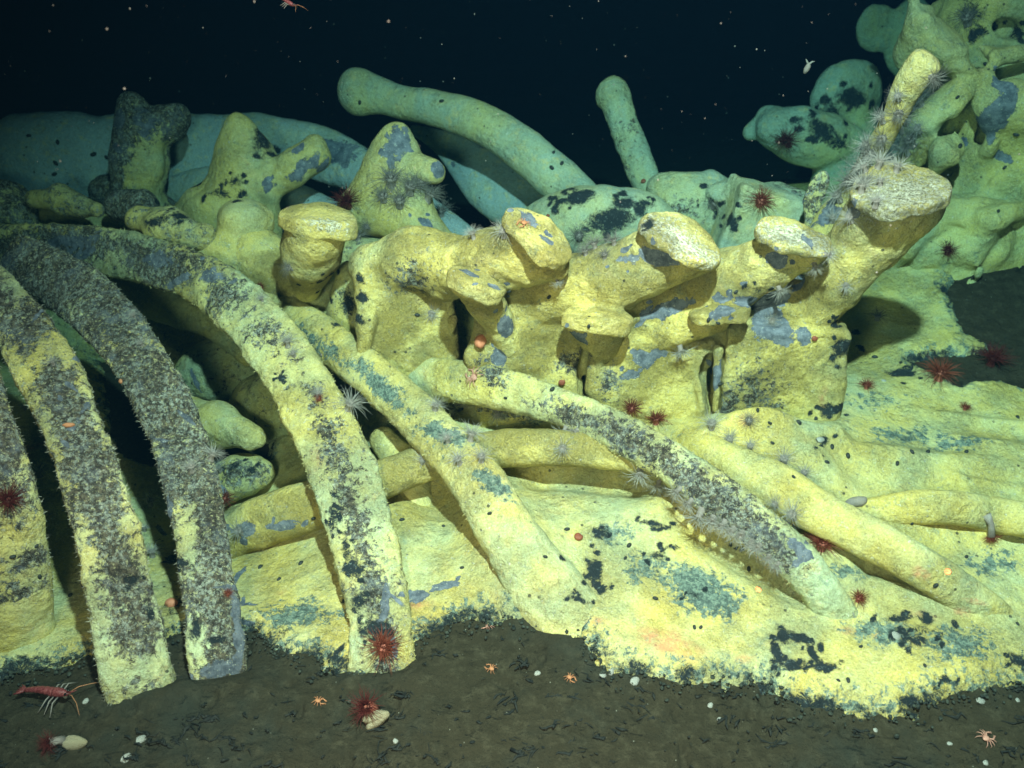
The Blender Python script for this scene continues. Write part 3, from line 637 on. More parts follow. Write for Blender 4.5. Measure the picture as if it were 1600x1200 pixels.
bone("bone_block", "upright mat covered bone between the arched rib and the crossing rib", "bone piece", [
    ("bone_piece", [('c', [(600, 690, 1.96, 22), (640, 740, 1.90, 30), (650, 800, 1.83, 28), (640, 860, 1.76, 22)], .8)])], M_mat, amp=0.008, mott=.05)
bone("bone_block", "dark brown bone mass in the shade behind the arched rib", "bone piece", [
    ("bone_piece", [('e', 350, 580, 2.45, (90, 50, 60), 20), ('c', [(40, 430, 2.98, 60), (200, 452, 2.95, 70), (330, 482, 2.85, 75), (450, 510, 2.65, 66), (560, 520, 2.45, 50)]), ('c', [(60, 500, 2.8, 60), (300, 540, 2.75, 70), (450, 560, 2.55, 60)]), ('e', 90, 362, 2.85, (120, 40, 50), 0), ('e', 716, 540, 2.36, (46, 66, 30), 0), ('c', [(560, 420, 2.5, 50), (640, 440, 2.45, 50), (700, 460, 2.45, 60)]), ('c', [(380, 430, 2.65, 50), (480, 430, 2.6, 50)]), ('e', 440, 640, 2.3, (90, 70, 60), 30), ('e', 520, 560, 2.45, (60, 60, 50), 0)])], M_left, ridged=0.010, amp=0.02, mott=.35)  # lump behind the first vertebra's gap is added to keep the gap dark
bone("bone_block", "narrow bluish bone between first vertebra of centre row and its left neighbour", "bone piece", [
    ("bone_piece", [('c', [(545, 430, 2.3, 20), (540, 490, 2.28, 26), (556, 545, 2.24, 24)])])], M_left, ridged=0.010, amp=0.01, mott=.35)
# ---- bones behind the row
bone("vertebra", "low domed bone with large black patches behind the centre row", "vertebra", [
    ("centrum", [('e', 925, 350, 2.62, (118, 62, 60), 2)]), ("transverse_process", [('e', 1000, 350, 2.6, (60, 42, 40), 0)])], M_back, h=0.007, ridged=0.010, amp=0.008)
bone("vertebra", "green rounded bone behind the fan shaped process, middle background", "vertebra", [
    ("centrum", [('e', 1085, 335, 2.72, (75, 62, 50), -10)]), ("transverse_process", [('c', [(1040, 300, 2.75, 28), (1110, 285, 2.75, 16), (1160, 300, 2.75, 14)])])], M_back, h=0.007, ridged=0.010, amp=0.010)
bone("vertebra", "pale yellow slab with one small black patch, right middle background", "vertebra", [
    ("centrum", [('b', 1205, 355, 2.55, (80, 58, 40), -16, 0)]), ("transverse_process", [('e', 1180, 310, 2.65, (80, 26, 40), -6)])], M_back, h=0.007, ridged=0.010, amp=0.008)
bone("bone_plate", "leaf shaped grey plate standing upright left of the large speckled oval process", "bone piece", [
    ("bone_piece", [('e', 1275, 300, 2.35, (17, 36, 7), -14), ('c', [(1272, 330, 2.35, 7), (1262, 375, 2.32, 12), (1250, 440, 2.25, 14)])])], M_left, h=0.005, amp=0.003, mott=.55)
bone("vertebra_disc", "oval green disc rising highest in the upper right background", "bone disc", [
    ("bone_piece", [('e', 1322, 152, 3.45, (66, 58, 26), 0, 20), ('c', [(1335, 180, 3.45, 30), (1345, 240, 3.4, 30), (1345, 330, 3.35, 40)])])], M_back, h=0.008, ridged=0.008, amp=0.008)
bone("vertebra_disc", "flat oval bone with dark centre and a ragged left rim, right background", "bone disc", [
    ("bone_piece", [('e', 1262, 215, 3.30, (86, 46, 40), -14), ('c', [(1310, 235, 3.35, 36), (1310, 300, 3.3, 44), (1300, 350, 3.25, 50)]), ('c', [(1172, 208, 3.35, 8), (1200, 180, 3.35, 10), (1250, 170, 3.35, 8)]), ('c', [(1330, 230, 3.30, 30), (1380, 260, 3.25, 26)])])], M_back, h=0.007, ridged=0.010, amp=0.012)
bone("vertebra_disc", "dim green leaf shaped bone at the top edge, upper right", "bone disc", [
    ("bone_piece", [('e', 1372, 45, 3.65, (40, 34, 14), -30), ('e', 1420, 60, 3.65, (40, 60, 20), 0)])], M_back, h=0.008, ridged=0.008, amp=0.006)
# ---- the big bone mass at the right edge
bone("whale_skull", "massive yellow-green skull with dark holes at the upper right corner", "whale skull", [
    ("cranium", [('e', 1572, 170, 2.98, (128, 270, 60), 4), ('e', 1500, 330, 3.0, (110, 90, 60), 0), ('e', 1580, 40, 3.00, (120, 150, 90), -10), ('e', 1600, 250, 2.80, (120, 150, 80), 0), ('e', 1680, 340, 2.70, (120, 120, 80), 0), ('c', [(1450, 310, 2.80, 46), (1500, 380, 2.70, 76), (1560, 400, 2.70, 50)])]),
    ("cheek_bone", [('c', [(1452, 40, 2.75, 18), (1490, 90, 2.70, 22), (1525, 140, 2.68, 18)]), ('c', [(1430, 250, 2.75, 22), (1452, 190, 2.72, 26), (1490, 150, 2.70, 24), (1530, 120, 2.68, 16)]), ('c', [(1450, 290, 2.65, 14), (1480, 240, 2.62, 24), (1500, 190, 2.64, 14)])]),
    ("brow_ridge", [('c', [(1425, -20, 2.75, 18), (1432, 30, 2.72, 16), (1420, 80, 2.80, 18)]), ('c', [(1545, 230, 2.70, 14), (1552, 170, 2.68, 18), (1578, 135, 2.65, 16), (1605, 160, 2.63, 14), (1600, 240, 2.70, 14)]), ('c', [(1510, 60, 2.75, 16), (1560, 90, 2.70, 14), (1620, 80, 2.70, 18)]), ('c', [(1480, 330, 2.65, 18), (1540, 350, 2.60, 12), (1610, 330, 2.60, 18)])]),
    ("occipital_bone", [('e', 1480, 470, 2.88, (200, 125, 60), 8), ('e', 1370, 500, 2.72, (110, 95, 50), 12), ('e', 1520, 380, 2.9, (150, 60, 80), 0), ('c', [(1380, 300, 2.75, 40), (1420, 340, 2.7, 60)])]),
], M_skull, h=0.009, k=0.055, amp=0.020, freq=6, ridged=0.030, cuts=[('e', 1585, 288, 2.78, (26, 20, 70), -10), ('e', 1472, 150, 2.80, (10, 8, 60), 20), ('e', 1590, 48, 2.8, (26, 13, 70), -20), ('e', 1470, 270, 2.75, (16, 34, 50), -30), ('e', 1512, 30, 2.8, (28, 30, 50), 0), ('e', 1540, 205, 2.78, (14, 30, 20), 0)])

# ------------------------------------------------------------------ patches where the film is missing, rusty or black, or painted as light and shade
bpy.context.view_layer.update()
deps = bpy.context.evaluated_depsgraph_get()
def cast(px, py):
    d = Vector(ray(px, py)).normalized(); o = Vector(CAM)
    ok, loc, nor, i, ob, mt = scene.ray_cast(deps, o, d)
    return (np.array(loc), np.array(nor), ob) if ok else None
def patch(kind, px, py, rx, ry, roll=0.0, s=1.0):
    h = cast(px, py)
    if h is None: return
    loc, nor, ob = h; depth = (loc - CAM) @ FWD / FPX; r = math.radians(roll)
    u = RT * math.cos(r) + UP * math.sin(r); v = UP * math.cos(r) - RT * math.sin(r)
    # axes laid in the surface, so that the patch keeps its shape from elsewhere
    u = u - nor * (u @ nor) * 0.8; v = v - nor * (v @ nor) * 0.8
    u /= np.linalg.norm(u); v -= u * (v @ u); v /= np.linalg.norm(v); n_ = np.cross(u, v)
    def stretch(a): return max(0.35, np.linalg.norm(a - FWD * (a @ FWD)))
    ax, ay = rx * depth / stretch(u), ry * depth / stretch(v); az = max(0.02, 0.8 * min(ax, ay))
    ch = {'r': 0, 'k': 1, 'm': 2, 'o': 3, 'w': 3, 'y': 2}[kind]
    for o, V, M in built:
        q = V - loc; near_ = np.abs(q).max(1) < 2.2 * max(ax, ay)
        if not near_.any(): continue
        q = q[near_]; mn_ = min(ax, ay); q = q + 0.55 * mn_ * np.stack([fbm(V[near_], 0.45 / mn_, 2, .6, off=7 * e) for e in range(3)], -1); d = np.sqrt((q @ u / ax) ** 2 + (q @ v / ay) ** 2 + (q @ n_ / az) ** 2)
        f = s * np.clip(1 - 0.5 * d, 0, 1).astype(np.float32)
        if kind == 'y': M[near_, 2] *= 1 - np.clip(f * .62, 0, .5)
        elif kind == 'w': M[near_, 3] = np.minimum(M[near_, 3], -f)
        else: M[near_, ch] = np.maximum(M[near_, ch], f)
for a in [
 # slate bare bone, and a blue light tint painted on the jaw
 ('r', 735, 428, 20, 8, -20, .85), ('r', 772, 448, 16, 9, -20, .8), ('r', 792, 510, 24, 12, -50), ('r', 778, 560, 12, 15), ('r', 830, 345, 24, 10, -35, .85), ('r', 850, 372, 14, 6, -50, .8),
 ('r', 1028, 403, 32, 12, -22), ('r', 1040, 486, 42, 13, 8), ('r', 1130, 484, 25, 10, 2), ('r', 1126, 466, 12, 5), ('r', 1008, 560, 18, 16, 10), ('r', 1027, 551, 9, 8), ('r', 985, 587, 16, 10), ('r', 900, 527, 18, 8, -25),
 ('r', 1212, 408, 17, 12), ('r', 1205, 512, 32, 34), ('r', 1195, 465, 42, 20, 15), ('r', 1165, 470, 20, 14), ('r', 1120, 590, 9, 26, -8, .9), ('r', 980, 405, 22, 12, 0, .7),
 ('r', 385, 828, 17, 13), ('r', 440, 822, 27, 9, 12), ('r', 620, 222, 20, 28), ('r', 612, 250, 8, 18, 0, .9), ('r', 686, 266, 14, 14), ('r', 525, 235, 46, 20, -15), ('r', 470, 268, 44, 14, 35, .85), ('r', 665, 350, 16, 8, -35, .9),
 ('r', 650, 933, 18, 12, 15), ('r', 695, 915, 24, 6, 8), ('r', 1545, 190, 24, 44, -8), ('r', 1572, 135, 24, 9, -40), ('r', 1290, 330, 30, 30, 0, .7), ('r', 1255, 320, 22, 40, 0, .6),
 ('r', 250, 405, 110, 18, -14, .75), ('r', 120, 375, 80, 14, 0, .75), ('r', 330, 430, 36, 14, -30, .8), ('r', 372, 900, 7, 70, 2, .95), ('r', 374, 1000, 8, 60, 0, .95), ('r', 352, 780, 6, 50, 6, .85), ('r', 243, 720, 6, 60, -14, .8), ('r', 345, 1045, 34, 20, 0, .75),
 ('r', 600, 950, 10, 50, 0, .75), ('r', 222, 200, 30, 40, 0, .65), ('r', 100, 260, 120, 50, 8, .42), ('r', 1250, 860, 26, 12, -40, .85),  # broad faint jaw patch paints the blue cast of distant light
 ('r', 120, 560, 8, 40, -25, .8), ('r', 60, 490, 6, 20, -25, .8), ('r', 290, 600, 12, 60, -20, .5),
 # black
 ('k', 1318, 545, 17, 17, 0, .85), ('k', 1305, 506, 8, 7), ('k', 1305, 640, 22, 9, 12, .95), ('k', 1286, 688, 13, 6, 20, .9), ('k', 1408, 583, 20, 9, -30), ('k', 1440, 560, 22, 7, -5, .8),
 ('k', 932, 892, 12, 17), ('k', 935, 916, 15, 5, -15), ('k', 937, 834, 14, 9, 20, .8), ('k', 880, 873, 6, 5), ('k', 1025, 868, 14, 8, 0, .75), ('k', 1052, 855, 14, 6, 0, .65), ('k', 905, 936, 16, 5, -20, .8), ('k', 1020, 818, 24, 5, -8, .8),
 ('k', 1222, 992, 9, 12), ('k', 1216, 1022, 7, 18, 10), ('k', 1238, 1038, 20, 6, -8, .95), ('k', 1250, 997, 18, 7, -30), ('k', 1270, 1022, 6, 13, 30), ('k', 1283, 1011, 5, 8, -30), ('k', 1290, 1041, 19, 6, 5, .9),
 ('k', 1405, 966, 26, 6, 8, .75), ('k', 1432, 1000, 20, 12, 0, .72), ('k', 1592, 1030, 14, 10, 0, .85), ('k', 1478, 1062, 12, 5, 0, .8), ('k', 1445, 985, 30, 16, 0, .5), ('k', 1165, 850, 12, 7, 0, .8),
 ('k', 905, 308, 26, 13, 20, .9), ('k', 880, 313, 14, 7, 0, .9), ('k', 955, 345, 36, 18, 12, .9), ('k', 975, 318, 20, 12, 30, .85), ('k', 1005, 318, 14, 8, 0, .8), ('k', 1140, 345, 8, 19, -6), ('k', 1110, 318, 14, 20, -15, .6),
 ('k', 1332, 152, 26, 14, 0, .85), ('k', 1300, 175, 20, 14, 0, .7), ('k', 1282, 205, 30, 14, -30, .8), ('k', 1310, 225, 30, 10, -20, .7), ('k', 410, 220, 14, 22, 10, .8), ('k', 345, 300, 26, 10, 0, .62), ('k', 365, 285, 16, 12, 0, .6), ('k', 240, 345, 30, 20, 0, .6),
  ('k', 1520, 22, 22, 20, 0, .6), ('k', 1590, 50, 16, 9, -20, .9),  # skull hollows blackened inside, their shade put into the colour
 ('k', 555, 888, 11, 14, 0, .85), ('k', 560, 940, 14, 12, 0, .85), ('k', 585, 985, 16, 20, 0, .8), ('k', 520, 810, 8, 22, 0, .7), ('k', 540, 860, 8, 20, 0, .7), ('k', 440, 590, 8, 6, 0, .9), ('k', 545, 470, 18, 26, 0, .7), ('k', 500, 440, 22, 8, 20, .7),
 ('k', 210, 905, 8, 10, 0, .8), ('k', 270, 945, 26, 40, 0, .62), ('k', 400, 1000, 60, 16, -14, .62), ('k', 520, 1030, 40, 8, 0, .7), ('k', 370, 730, 20, 12, 0, .6), ('k', 1085, 930, 14, 7, 0, .6), ('k', 1180, 455, 22, 8, 0, .5),
 ('m', 40, 500, 60, 60, 0, .9), ('m', 10, 700, 34, 90, 10, .95), ('r', 130, 640, 10, 50, -22, .7), ('r', 375, 960, 12, 120, 2, .9), ('r', 262, 800, 7, 80, 6, .8),
 # mottle
 ('m', 1100, 925, 50, 34, 0, .95), ('m', 1010, 885, 40, 26, 0, .75), ('m', 960, 830, 50, 18, 0, .7), ('m', 1380, 990, 60, 24, 0, .75), ('m', 1500, 1010, 70, 30, 0, .72), ('m', 1500, 690, 60, 18, 0, .72), ('m', 1190, 620, 70, 70, 0, .68),
 ('m', 770, 580, 36, 30, 0, .72), ('m', 890, 570, 40, 24, 0, .75), ('m', 950, 600, 16, 40, 0, .7), ('m', 640, 440, 60, 30, 0, .64), ('m', 60, 870, 60, 20, 0, .78), ('m', 30, 920, 60, 24, 0, .72), ('m', 460, 960, 90, 30, 0, .8), ('m', 1140, 630, 16, 40, -10, .85),
 ('m', 1060, 330, 60, 24, 0, .62), ('m', 700, 680, 44, 18, -40, .9), ('m', 770, 755, 38, 16, -38, .95), ('m', 1240, 300, 50, 60, 0, .6), ('m', 800, 650, 90, 10, -16, .75), ('m', 590, 600, 90, 16, -38, .9), ('m', 1540, 560, 40, 14, 0, .8),
 ('m', 380, 740, 60, 30, 0, .7), ('m', 1350, 620, 60, 30, 0, .6), ('m', 1400, 680, 90, 24, 0, .66), ('m', 1550, 880, 60, 24, 0, .7), ('m', 1320, 890, 50, 18, 0, .7),
 # rust
 ('o', 652, 945, 22, 12, 0, 1), ('o', 1040, 1002, 46, 15, -30, 1.3), ('o', 930, 972, 20, 7, 0, .95), ('o', 1440, 897, 14, 8, -20, 1.2), ('o', 1525, 940, 20, 5, -10, 1.1), ('o', 1505, 955, 14, 8, 0, .9), ('o', 1325, 985, 18, 7, -20, .85), ('o', 1370, 993, 10, 6, 0, .9), ('o', 1165, 1028, 16, 6, 0, .85),
 ('o', 1000, 960, 20, 10, 0, .6), ('o', 440, 925, 14, 8, 0, .6), ('o', 1160, 655, 20, 16, 0, .7), ('o', 500, 720, 14, 26, 0, .6), ('o', 1170, 408, 20, 8, 0, .8), ('o', 1440, 960, 30, 8, -20, .7), ('o', 980, 478, 16, 5, 0, .8), ('o', 1285, 625, 8, 30, 0, .7), ('o', 50, 700, 20, 30, 0, .8),
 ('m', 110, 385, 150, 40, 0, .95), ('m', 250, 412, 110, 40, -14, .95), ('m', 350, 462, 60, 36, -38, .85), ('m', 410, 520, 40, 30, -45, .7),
 ('y', 246, 265, 20, 44, -18), ('y', 240, 270, 22, 40, -18), ('y', 236, 290, 22, 26), ('y', 306, 1010, 20, 40), ('y', 290, 820, 14, 80, 8), ('y', 60, 560, 16, 50, -25), ('y', 205, 1050, 60, 24, 0), ('y', 262, 960, 14, 60, 8), ('y', 60, 315, 14, 18),
 # white crumbly crust
 ('w', 1070, 378, 64, 22, -29, 1.1), ('w', 1243, 370, 62, 20, -14, 1.1), ('w', 1405, 300, 80, 40, 0, 1.0), ('w', 515, 350, 34, 10, -12, .9), ('w', 1008, 352, 20, 10, 0, .9), ('w', 1395, 335, 40, 16, 20, .9)]:
    patch(*a)
    if a[0] in 'rk' and a[3] > 6:              # ragged satellites round each bare or black place
        for q_ in range(2 if a[0] == 'r' else 5):
            t_ = rng.rand() * 6.28; m_ = 1.15 + .7 * rng.rand(); z_ = .18 + .22 * rng.rand(); ro = math.radians(a[5] if len(a) > 5 else 0)
            ex, ey = a[3] * m_ * math.cos(t_), a[4] * m_ * math.sin(t_)
            patch(a[0], a[1] + ex * math.cos(ro) + ey * math.sin(ro), a[2] - ex * math.sin(ro) + ey * math.cos(ro), max(4, a[3] * z_), max(3.5, a[4] * z_ * 1.3), rng.rand() * 90, .85)
for o, V, M in built:
    M[:, 3] = np.clip(M[:, 3], -1.3, 1.3)
    o.data.attributes['masks'].data.foreach_set('color', M.astype(np.float32).ravel()); o.data.update()
filaments('R2', 9000, seed=2); filaments('R3', 9000, seed=3); filaments('R4', 8000, seed=4, mat=M_hairy); filaments('R6', 5000, seed=5, mat=M_hairy, hi=.008)
filaments('R5', 3500, seed=6, mat=M_hairy, hi=.008); filaments('R1', 4000, seed=7)

# ------------------------------------------------------------------ little builders
class MB:
    def __init__(s): s.v, s.f = [], []
    def tube(s, pts, rad, seg=5, cap=True):
        pts = np.asarray(pts, float); n = len(pts); rad = np.broadcast_to(np.asarray(rad, float), (n,)) if np.ndim(rad) == 0 else np.asarray(rad, float)
        T = np.gradient(pts, axis=0); T /= np.linalg.norm(T, axis=1)[:, None] + 1e-12
        ref = np.array([0.31, 0.2, 0.93]); 
        if abs(T[0] @ ref) > .9 * np.linalg.norm(ref): ref = np.array([0.9, 0.1, 0.1])
        b = len(s.v)
        for i in range(n):
            u = np.cross(T[i], ref); u /= np.linalg.norm(u) + 1e-12; w_ = np.cross(T[i], u)
            for k in range(seg):
                a = 2 * math.pi * k / seg; s.v.append(tuple(pts[i] + rad[i] * (math.cos(a) * u + math.sin(a) * w_)))
        for i in range(n - 1):
            for k in range(seg):
                k2 = (k + 1) % seg; s.f.append((b + i * seg + k, b + i * seg + k2, b + (i + 1) * seg + k2, b + (i + 1) * seg + k))
        if cap: s.f.append(tuple(b + k for k in range(seg))[::-1]); s.f.append(tuple(b + (n - 1) * seg + k for k in range(seg)))
        return s
    def lathe(s, prof, seg=16, M=None, jit=0.0, r=random.Random(3)):
        b = len(s.v); n = len(prof)
        for x, z in prof:
            for k in range(seg):
                a = 2 * math.pi * k / seg; p = np.array([x * math.cos(a), x * math.sin(a), z]) * (1 + jit * (r.random() - .5))
                s.v.append(tuple(p if M is None else M(p)))
        for i in range(n - 1):
            for k in range(seg):
                k2 = (k + 1) % seg; s.f.append((b + i * seg + k, b + i * seg + k2, b + (i + 1) * seg + k2, b + (i + 1) * seg + k))
        return s
    def ball(s, c, r3, seg=12, jit=0.0):
        n = 8; c = np.array(c)
        return s.lathe([(max(1e-4, math.sin(math.pi * i / n)), -math.cos(math.pi * i / n)) for i in range(n + 1)], seg, lambda p: c + p * np.array(r3), jit)
    def mesh(s, name, mat):
        me = bpy.data.meshes.new(name); me.from_pydata([tuple(map(float, v)) for v in s.v], [], s.f); me.materials.append(mat)
        me.polygons.foreach_set('use_smooth', np.full(len(me.polygons), True)); me.update(); return me
def place(name, parts, loc, nor, size, label, cat, group=None, spin=0.0, up=0.5, off=0.0):
    """parts: (part name, mesh, [sub parts]) built with z away from the surface, unit size."""
    n = Vector(nor) * (1 - up) + Vector((0, 0, 1)) * up
    if n.length < 0.1: n = Vector(nor)
    q = Vector((0, 0, 1)).rotation_difference(n.normalized()) @ Quaternion((0, 0, 1), spin)
    def link(nm, me, par):
        o = bpy.data.objects.new(nm, me); COL.objects.link(o); o.parent = par; return o
    if len(parts) == 1 and not parts[0][2]: root = bpy.data.objects.new(name, parts[0][1]); COL.objects.link(root)
    else:
        root = bpy.data.objects.new(name, None); COL.objects.link(root); root.empty_display_size = .02
        for nm, me, sub in parts:
            o = link(nm, me, root)
            for nm2, me2 in sub: link(nm2, me2, o)
    root.location = Vector(loc) + Vector(nor) * off; root.rotation_mode = 'QUATERNION'; root.rotation_quaternion = q; root.scale = (size,) * 3
    return tag(root, label, cat, group)

# sea anemones: unit radius of the tentacle crown, column below
def anemone_parts(seed, nt, mt, mc, spread=1.0, col_h=0.5, thick=0.028, droop=0.15):
    r = random.Random(seed); T = MB()
    for k in range(nt):
        a = 2 * math.pi * (k + r.random() * .8) / nt; ring = k % 3
        el = math.radians([12, 38, 64][ring] + r.uniform(-14, 14)) * spread; ln = r.uniform(.6, 1.1) * [1, .95, .85][ring]
        d = np.array([math.cos(a) * math.cos(el), math.sin(a) * math.cos(el), math.sin(el)])
        side = np.array([-math.sin(a), math.cos(a), 0]) * r.uniform(-.3, .3); curl = np.array([r.gauss(0, .13), r.gauss(0, .13), r.gauss(0, .10)]); p0 = np.array([math.cos(a), math.sin(a), 0]) * [.24, .17, .1][ring] + np.array([0, 0, col_h])
        pts = [p0 + d * ln * t + side * t * t * .6 + np.array([0, 0, -droop * ln * t * t * (1.4 if ring == 0 else .7)]) + curl * math.sin(t * 3.0) * t for t in (0, .2, .4, .6, .8, 1)]
        T.tube(pts, [thick, thick * .95, thick * .85, thick * .65, thick * .42, thick * .15], 4)
    C = MB().lathe([(.001, -.05), (.26, -.05), (.22, .0), (.17, col_h * .3), (.17, col_h * .7), (.27, col_h), (.24, col_h + .05), (.08, col_h + .02), (.001, col_h - .03)], 14, jit=.12)
    return [("column", C.mesh("column", mc), []), ("tentacles", T.mesh("tentacles", mt), [])]
AN = {'white': [anemone_parts(10 + k, 66, M_white, M_wcol, 1.0, .5, .016, .22) for k in range(4)],
      'grey': [anemone_parts(30 + k, 96, M_grey, M_wcol, 1.0, .4, .014, .25) for k in range(3)],
      'red': [anemone_parts(50 + k, 96, M_red, M_rcol, 1.0, .45, .021, .2) for k in range(3)],
      'darkred': [anemone_parts(70 + k, 110, M_dred, M_dred, 1.05, .5, .020, .1) for k in range(2)]}
ORD = "first second third fourth fifth sixth seventh eighth ninth tenth eleventh twelfth thirteenth fourteenth fifteenth sixteenth seventeenth eighteenth nineteenth twentieth".split()
spawn_r = random.Random(99)
def anemone(kind, px, py, rpx, label, up=0.45, group=None, lift=0):
    h = cast(px, py)
    if h is None: return None
    loc, nor, ob = h; s = 0.92 * rpx * ((loc - CAM) @ FWD) / FPX
    v = AN[kind][spawn_r.randrange(len(AN[kind]))]
    return place("sea_anemone", v, loc, nor, s, label, "sea anemone", group, spawn_r.uniform(0, 6), up, -0.05 * s)
def row(kind, where, pts, group, colour, up=0.45):
    pts = sorted(pts)
    for k, (px, py, r) in enumerate(pts):
        if len(pts) == 1: lb = f"{colour} sea anemone {where}"
        else: lb = f"{ORD[k]} {colour} anemone from the left {where}"
        anemone(kind, px, py, r, lb, up, group)
G1 = "pale anemones growing on the bones"; G2 = "red anemones"
row('white', "hanging under the long diagonal rib", [(1000, 735, 30), (1030, 752, 24), (1062, 764, 24), (1096, 798, 34), (1132, 816, 26), (1160, 832, 26), (1186, 852, 24), (1202, 868, 20), (1080, 782, 26), (1115, 808, 28), (1146, 826, 26), (1174, 846, 24), (1216, 880, 20)], G1, "white", -0.15)
row('white', "where the crossing rib meets the low level rib", [(680, 640, 24), (706, 648, 30), (735, 688, 30), (700, 690, 22), (752, 720, 26), (718, 724, 26), (660, 722, 20)], G1, "white")
row('white', "on the lower part of the arched rib", [(545, 640, 34), (498, 618, 18)], G1, "white")
row('white', "under the upper bend of the diagonal rib", [(776, 645, 20), (884, 668, 22), (902, 672, 22), (880, 700, 24)], G1, "white", 0)
row('white', "beside the speckled oval process at the right", [(1216, 448, 22), (1245, 436, 16), (1272, 412, 22), (1290, 398, 20), (1322, 444, 20), (1204, 500, 20)], G1, "white", 0.1)
row('white', "on top of the speckled oval process", [(1345, 300, 30), (1368, 322, 26), (1312, 312, 30), (1330, 345, 26), (1375, 290, 22), (1300, 345, 22)], G1, "white")
row('white', "high around the upright shaft, upper right", [(1392, 232, 34), (1410, 205, 30), (1372, 262, 30), (1430, 170, 30), (1418, 240, 26), (1448, 140, 26), (1356, 232, 26), (1380, 190, 24), (1400, 268, 26), (1352, 268, 24), (1404, 155, 22), (1436, 205, 24)], G1, "grey", .5)
row('grey', "low around the upright shaft, upper right", [(1330, 285, 34), (1345, 262, 34), (1362, 240, 36), (1385, 250, 38), (1400, 225, 36), (1420, 190, 36), (1440, 165, 32), (1380, 215, 30), (1352, 290, 30), (1425, 225, 34), (1455, 120, 28), (1405, 175, 28)], G1, "grey", .2)
row('grey', "below the cone shaped process", [(612, 288, 40), (640, 300, 38), (668, 312, 36), (625, 320, 34), (655, 290, 30), (600, 312, 30), (690, 335, 26)], G1, "grey")
row('white', "at the left edge of the blunt flat ended process", [(762, 352, 26), (788, 368, 28), (740, 372, 22)], G1, "white")
row('grey', "in the cleft left of the fan shaped process", [(905, 372, 26), (930, 388, 26), (960, 382, 24), (915, 398, 22), (945, 402, 20)], G1, "grey")
row('white', "on the front face of the vertebra row", [(1062, 540, 26), (912, 592, 20), (672, 488, 22), (870, 438, 14)], G1, "white", .1)
row('white', "on the back slope of the diagonal rib", [(1112, 668, 28), (1140, 690, 24), (1172, 700, 20), (1225, 722, 26), (1256, 742, 20), (1240, 808, 30), (1213, 790, 20)], G1, "pale")
row('white', "on the third rib from the left", [(330, 718, 26), (300, 735, 24), (345, 735, 20), (222, 540, 16), (210, 495, 14)], G1, "white")
row('white', "between the second and third ribs from the left", [(235, 790, 26), (238, 870, 26), (226, 830, 16)], G1, "white")
row('white', "beside the far left rib", [(62, 745, 26), (84, 570, 16), (40, 640, 16)], G1, "white")
row('white', "on the low level rib beside the third rib", [(376, 832, 26)], G1, "white")
row('grey', "on the knobbly process with the bright flat top", [(455, 420, 20), (560, 375, 22), (575, 355, 18)], G1, "grey")
row('white', "on the middle of the long arched rib", [(450, 540, 24), (460, 556, 18), (410, 470, 14)], G1, "pale")
for a in [('red', 598, 1018, 40, "big red anemone at the foot of the long arched rib"), ('red', 1283, 858, 36, "large red anemone at the low end of the long diagonal rib"),
          ('red', 1025, 662, 26, "red anemone on the diagonal rib, right one of a pair"), ('red', 986, 640, 22, "red anemone on the diagonal rib, left one of a pair"),
          ('red', 1340, 938, 20, "small red anemone on the mat below the smooth sunken rib"), ('red', 1353, 607, 18, "orange red anemone on the mat right of the last vertebra"),
          ('red', 1466, 592, 36, "large dark red anemone at the edge of the muddy hollow, right"), ('darkred', 1548, 570, 34, "dim dark red anemone in the muddy hollow at the right edge"),
          ('red', 1507, 640, 14, "tiny red anemone on the mat below the muddy hollow"), ('red', 350, 780, 20, "red anemone on the right edge of the third rib"),
          ('red', 356, 930, 12, "small red anemone low on the grey brown third rib"), ('darkred', 14, 785, 34, "dark red anemone on the rib at the far left edge"),
          ('red', 1186, 318, 28, "reddish anemone on the pale slab behind the centre row"), ('darkred', 1232, 225, 28, "dark red anemone on the flat oval bone in the background"),
          ('darkred', 545, 322, 30, "black red anemone left of the cone shaped process"), ('grey', 1115, 322, 26, "dark grey anemone on the green rounded bone in the background"),
          ('grey', 1512, 35, 36, "dark grey anemone in a hollow high on the skull"), ('darkred', 1480, 395, 20, "dim brown anemone on the skull's lower edge"),
          ('red', 410, 450, 12, "faint red anemone near the top of the arched rib"), ('red', 500, 625, 12, "faint red anemone in the brown streak of the arched rib"),
          ('grey', 1370, 500, 22, "dim brownish anemone on the shaded mat right of the vertebra"), ('grey', 1170, 660, 22, "grey anemone in the gap under the last vertebra")]:
    anemone(a[0], a[1], a[2], a[3], a[4], group=G2 if 'red' in a[0] else G1)
# red anemone on a drooping stalk at the right edge
def stalked(px, py, tx, ty, rpx, kind, label, shell=None, stalk_mat=M_wcol):
    h = cast(px, py); loc = h[0]; dep = (loc - CAM) @ FWD; u = dep / FPX
    tip = loc + RT * (tx - px) * u + np.array([0, 0, 1]) * (py - ty) * u + np.array([0, -.02, 0])
    root = empty("sea_anemone", loc, label, "sea anemone", G2)
    st = MB().tube([loc * 0, (tip - loc) * .5 + np.array([.004, 0, .004]), tip - loc], [rpx * .42 * u, rpx * .26 * u, rpx * .36 * u], 12).mesh("column", stalk_mat)
    o = bpy.data.objects.new("column", st); COL.objects.link(o); o.parent = root
    v = AN[kind][0][1][1]; c = bpy.data.objects.new("tentacles", v); COL.objects.link(c); c.parent = root
    d = Vector(tip - loc).normalized(); c.rotation_mode = 'QUATERNION'; c.rotation_quaternion = Vector((0, 0, 1)).rotation_difference(d)
    s = rpx * u; c.scale = (s,) * 3; c.location = Vector(tip - loc) - d * s * .45
    return root, loc, u
stalked(1541, 804, 1550, 836, 17, 'red', "red anemone drooping on a grey stalk at the right edge")
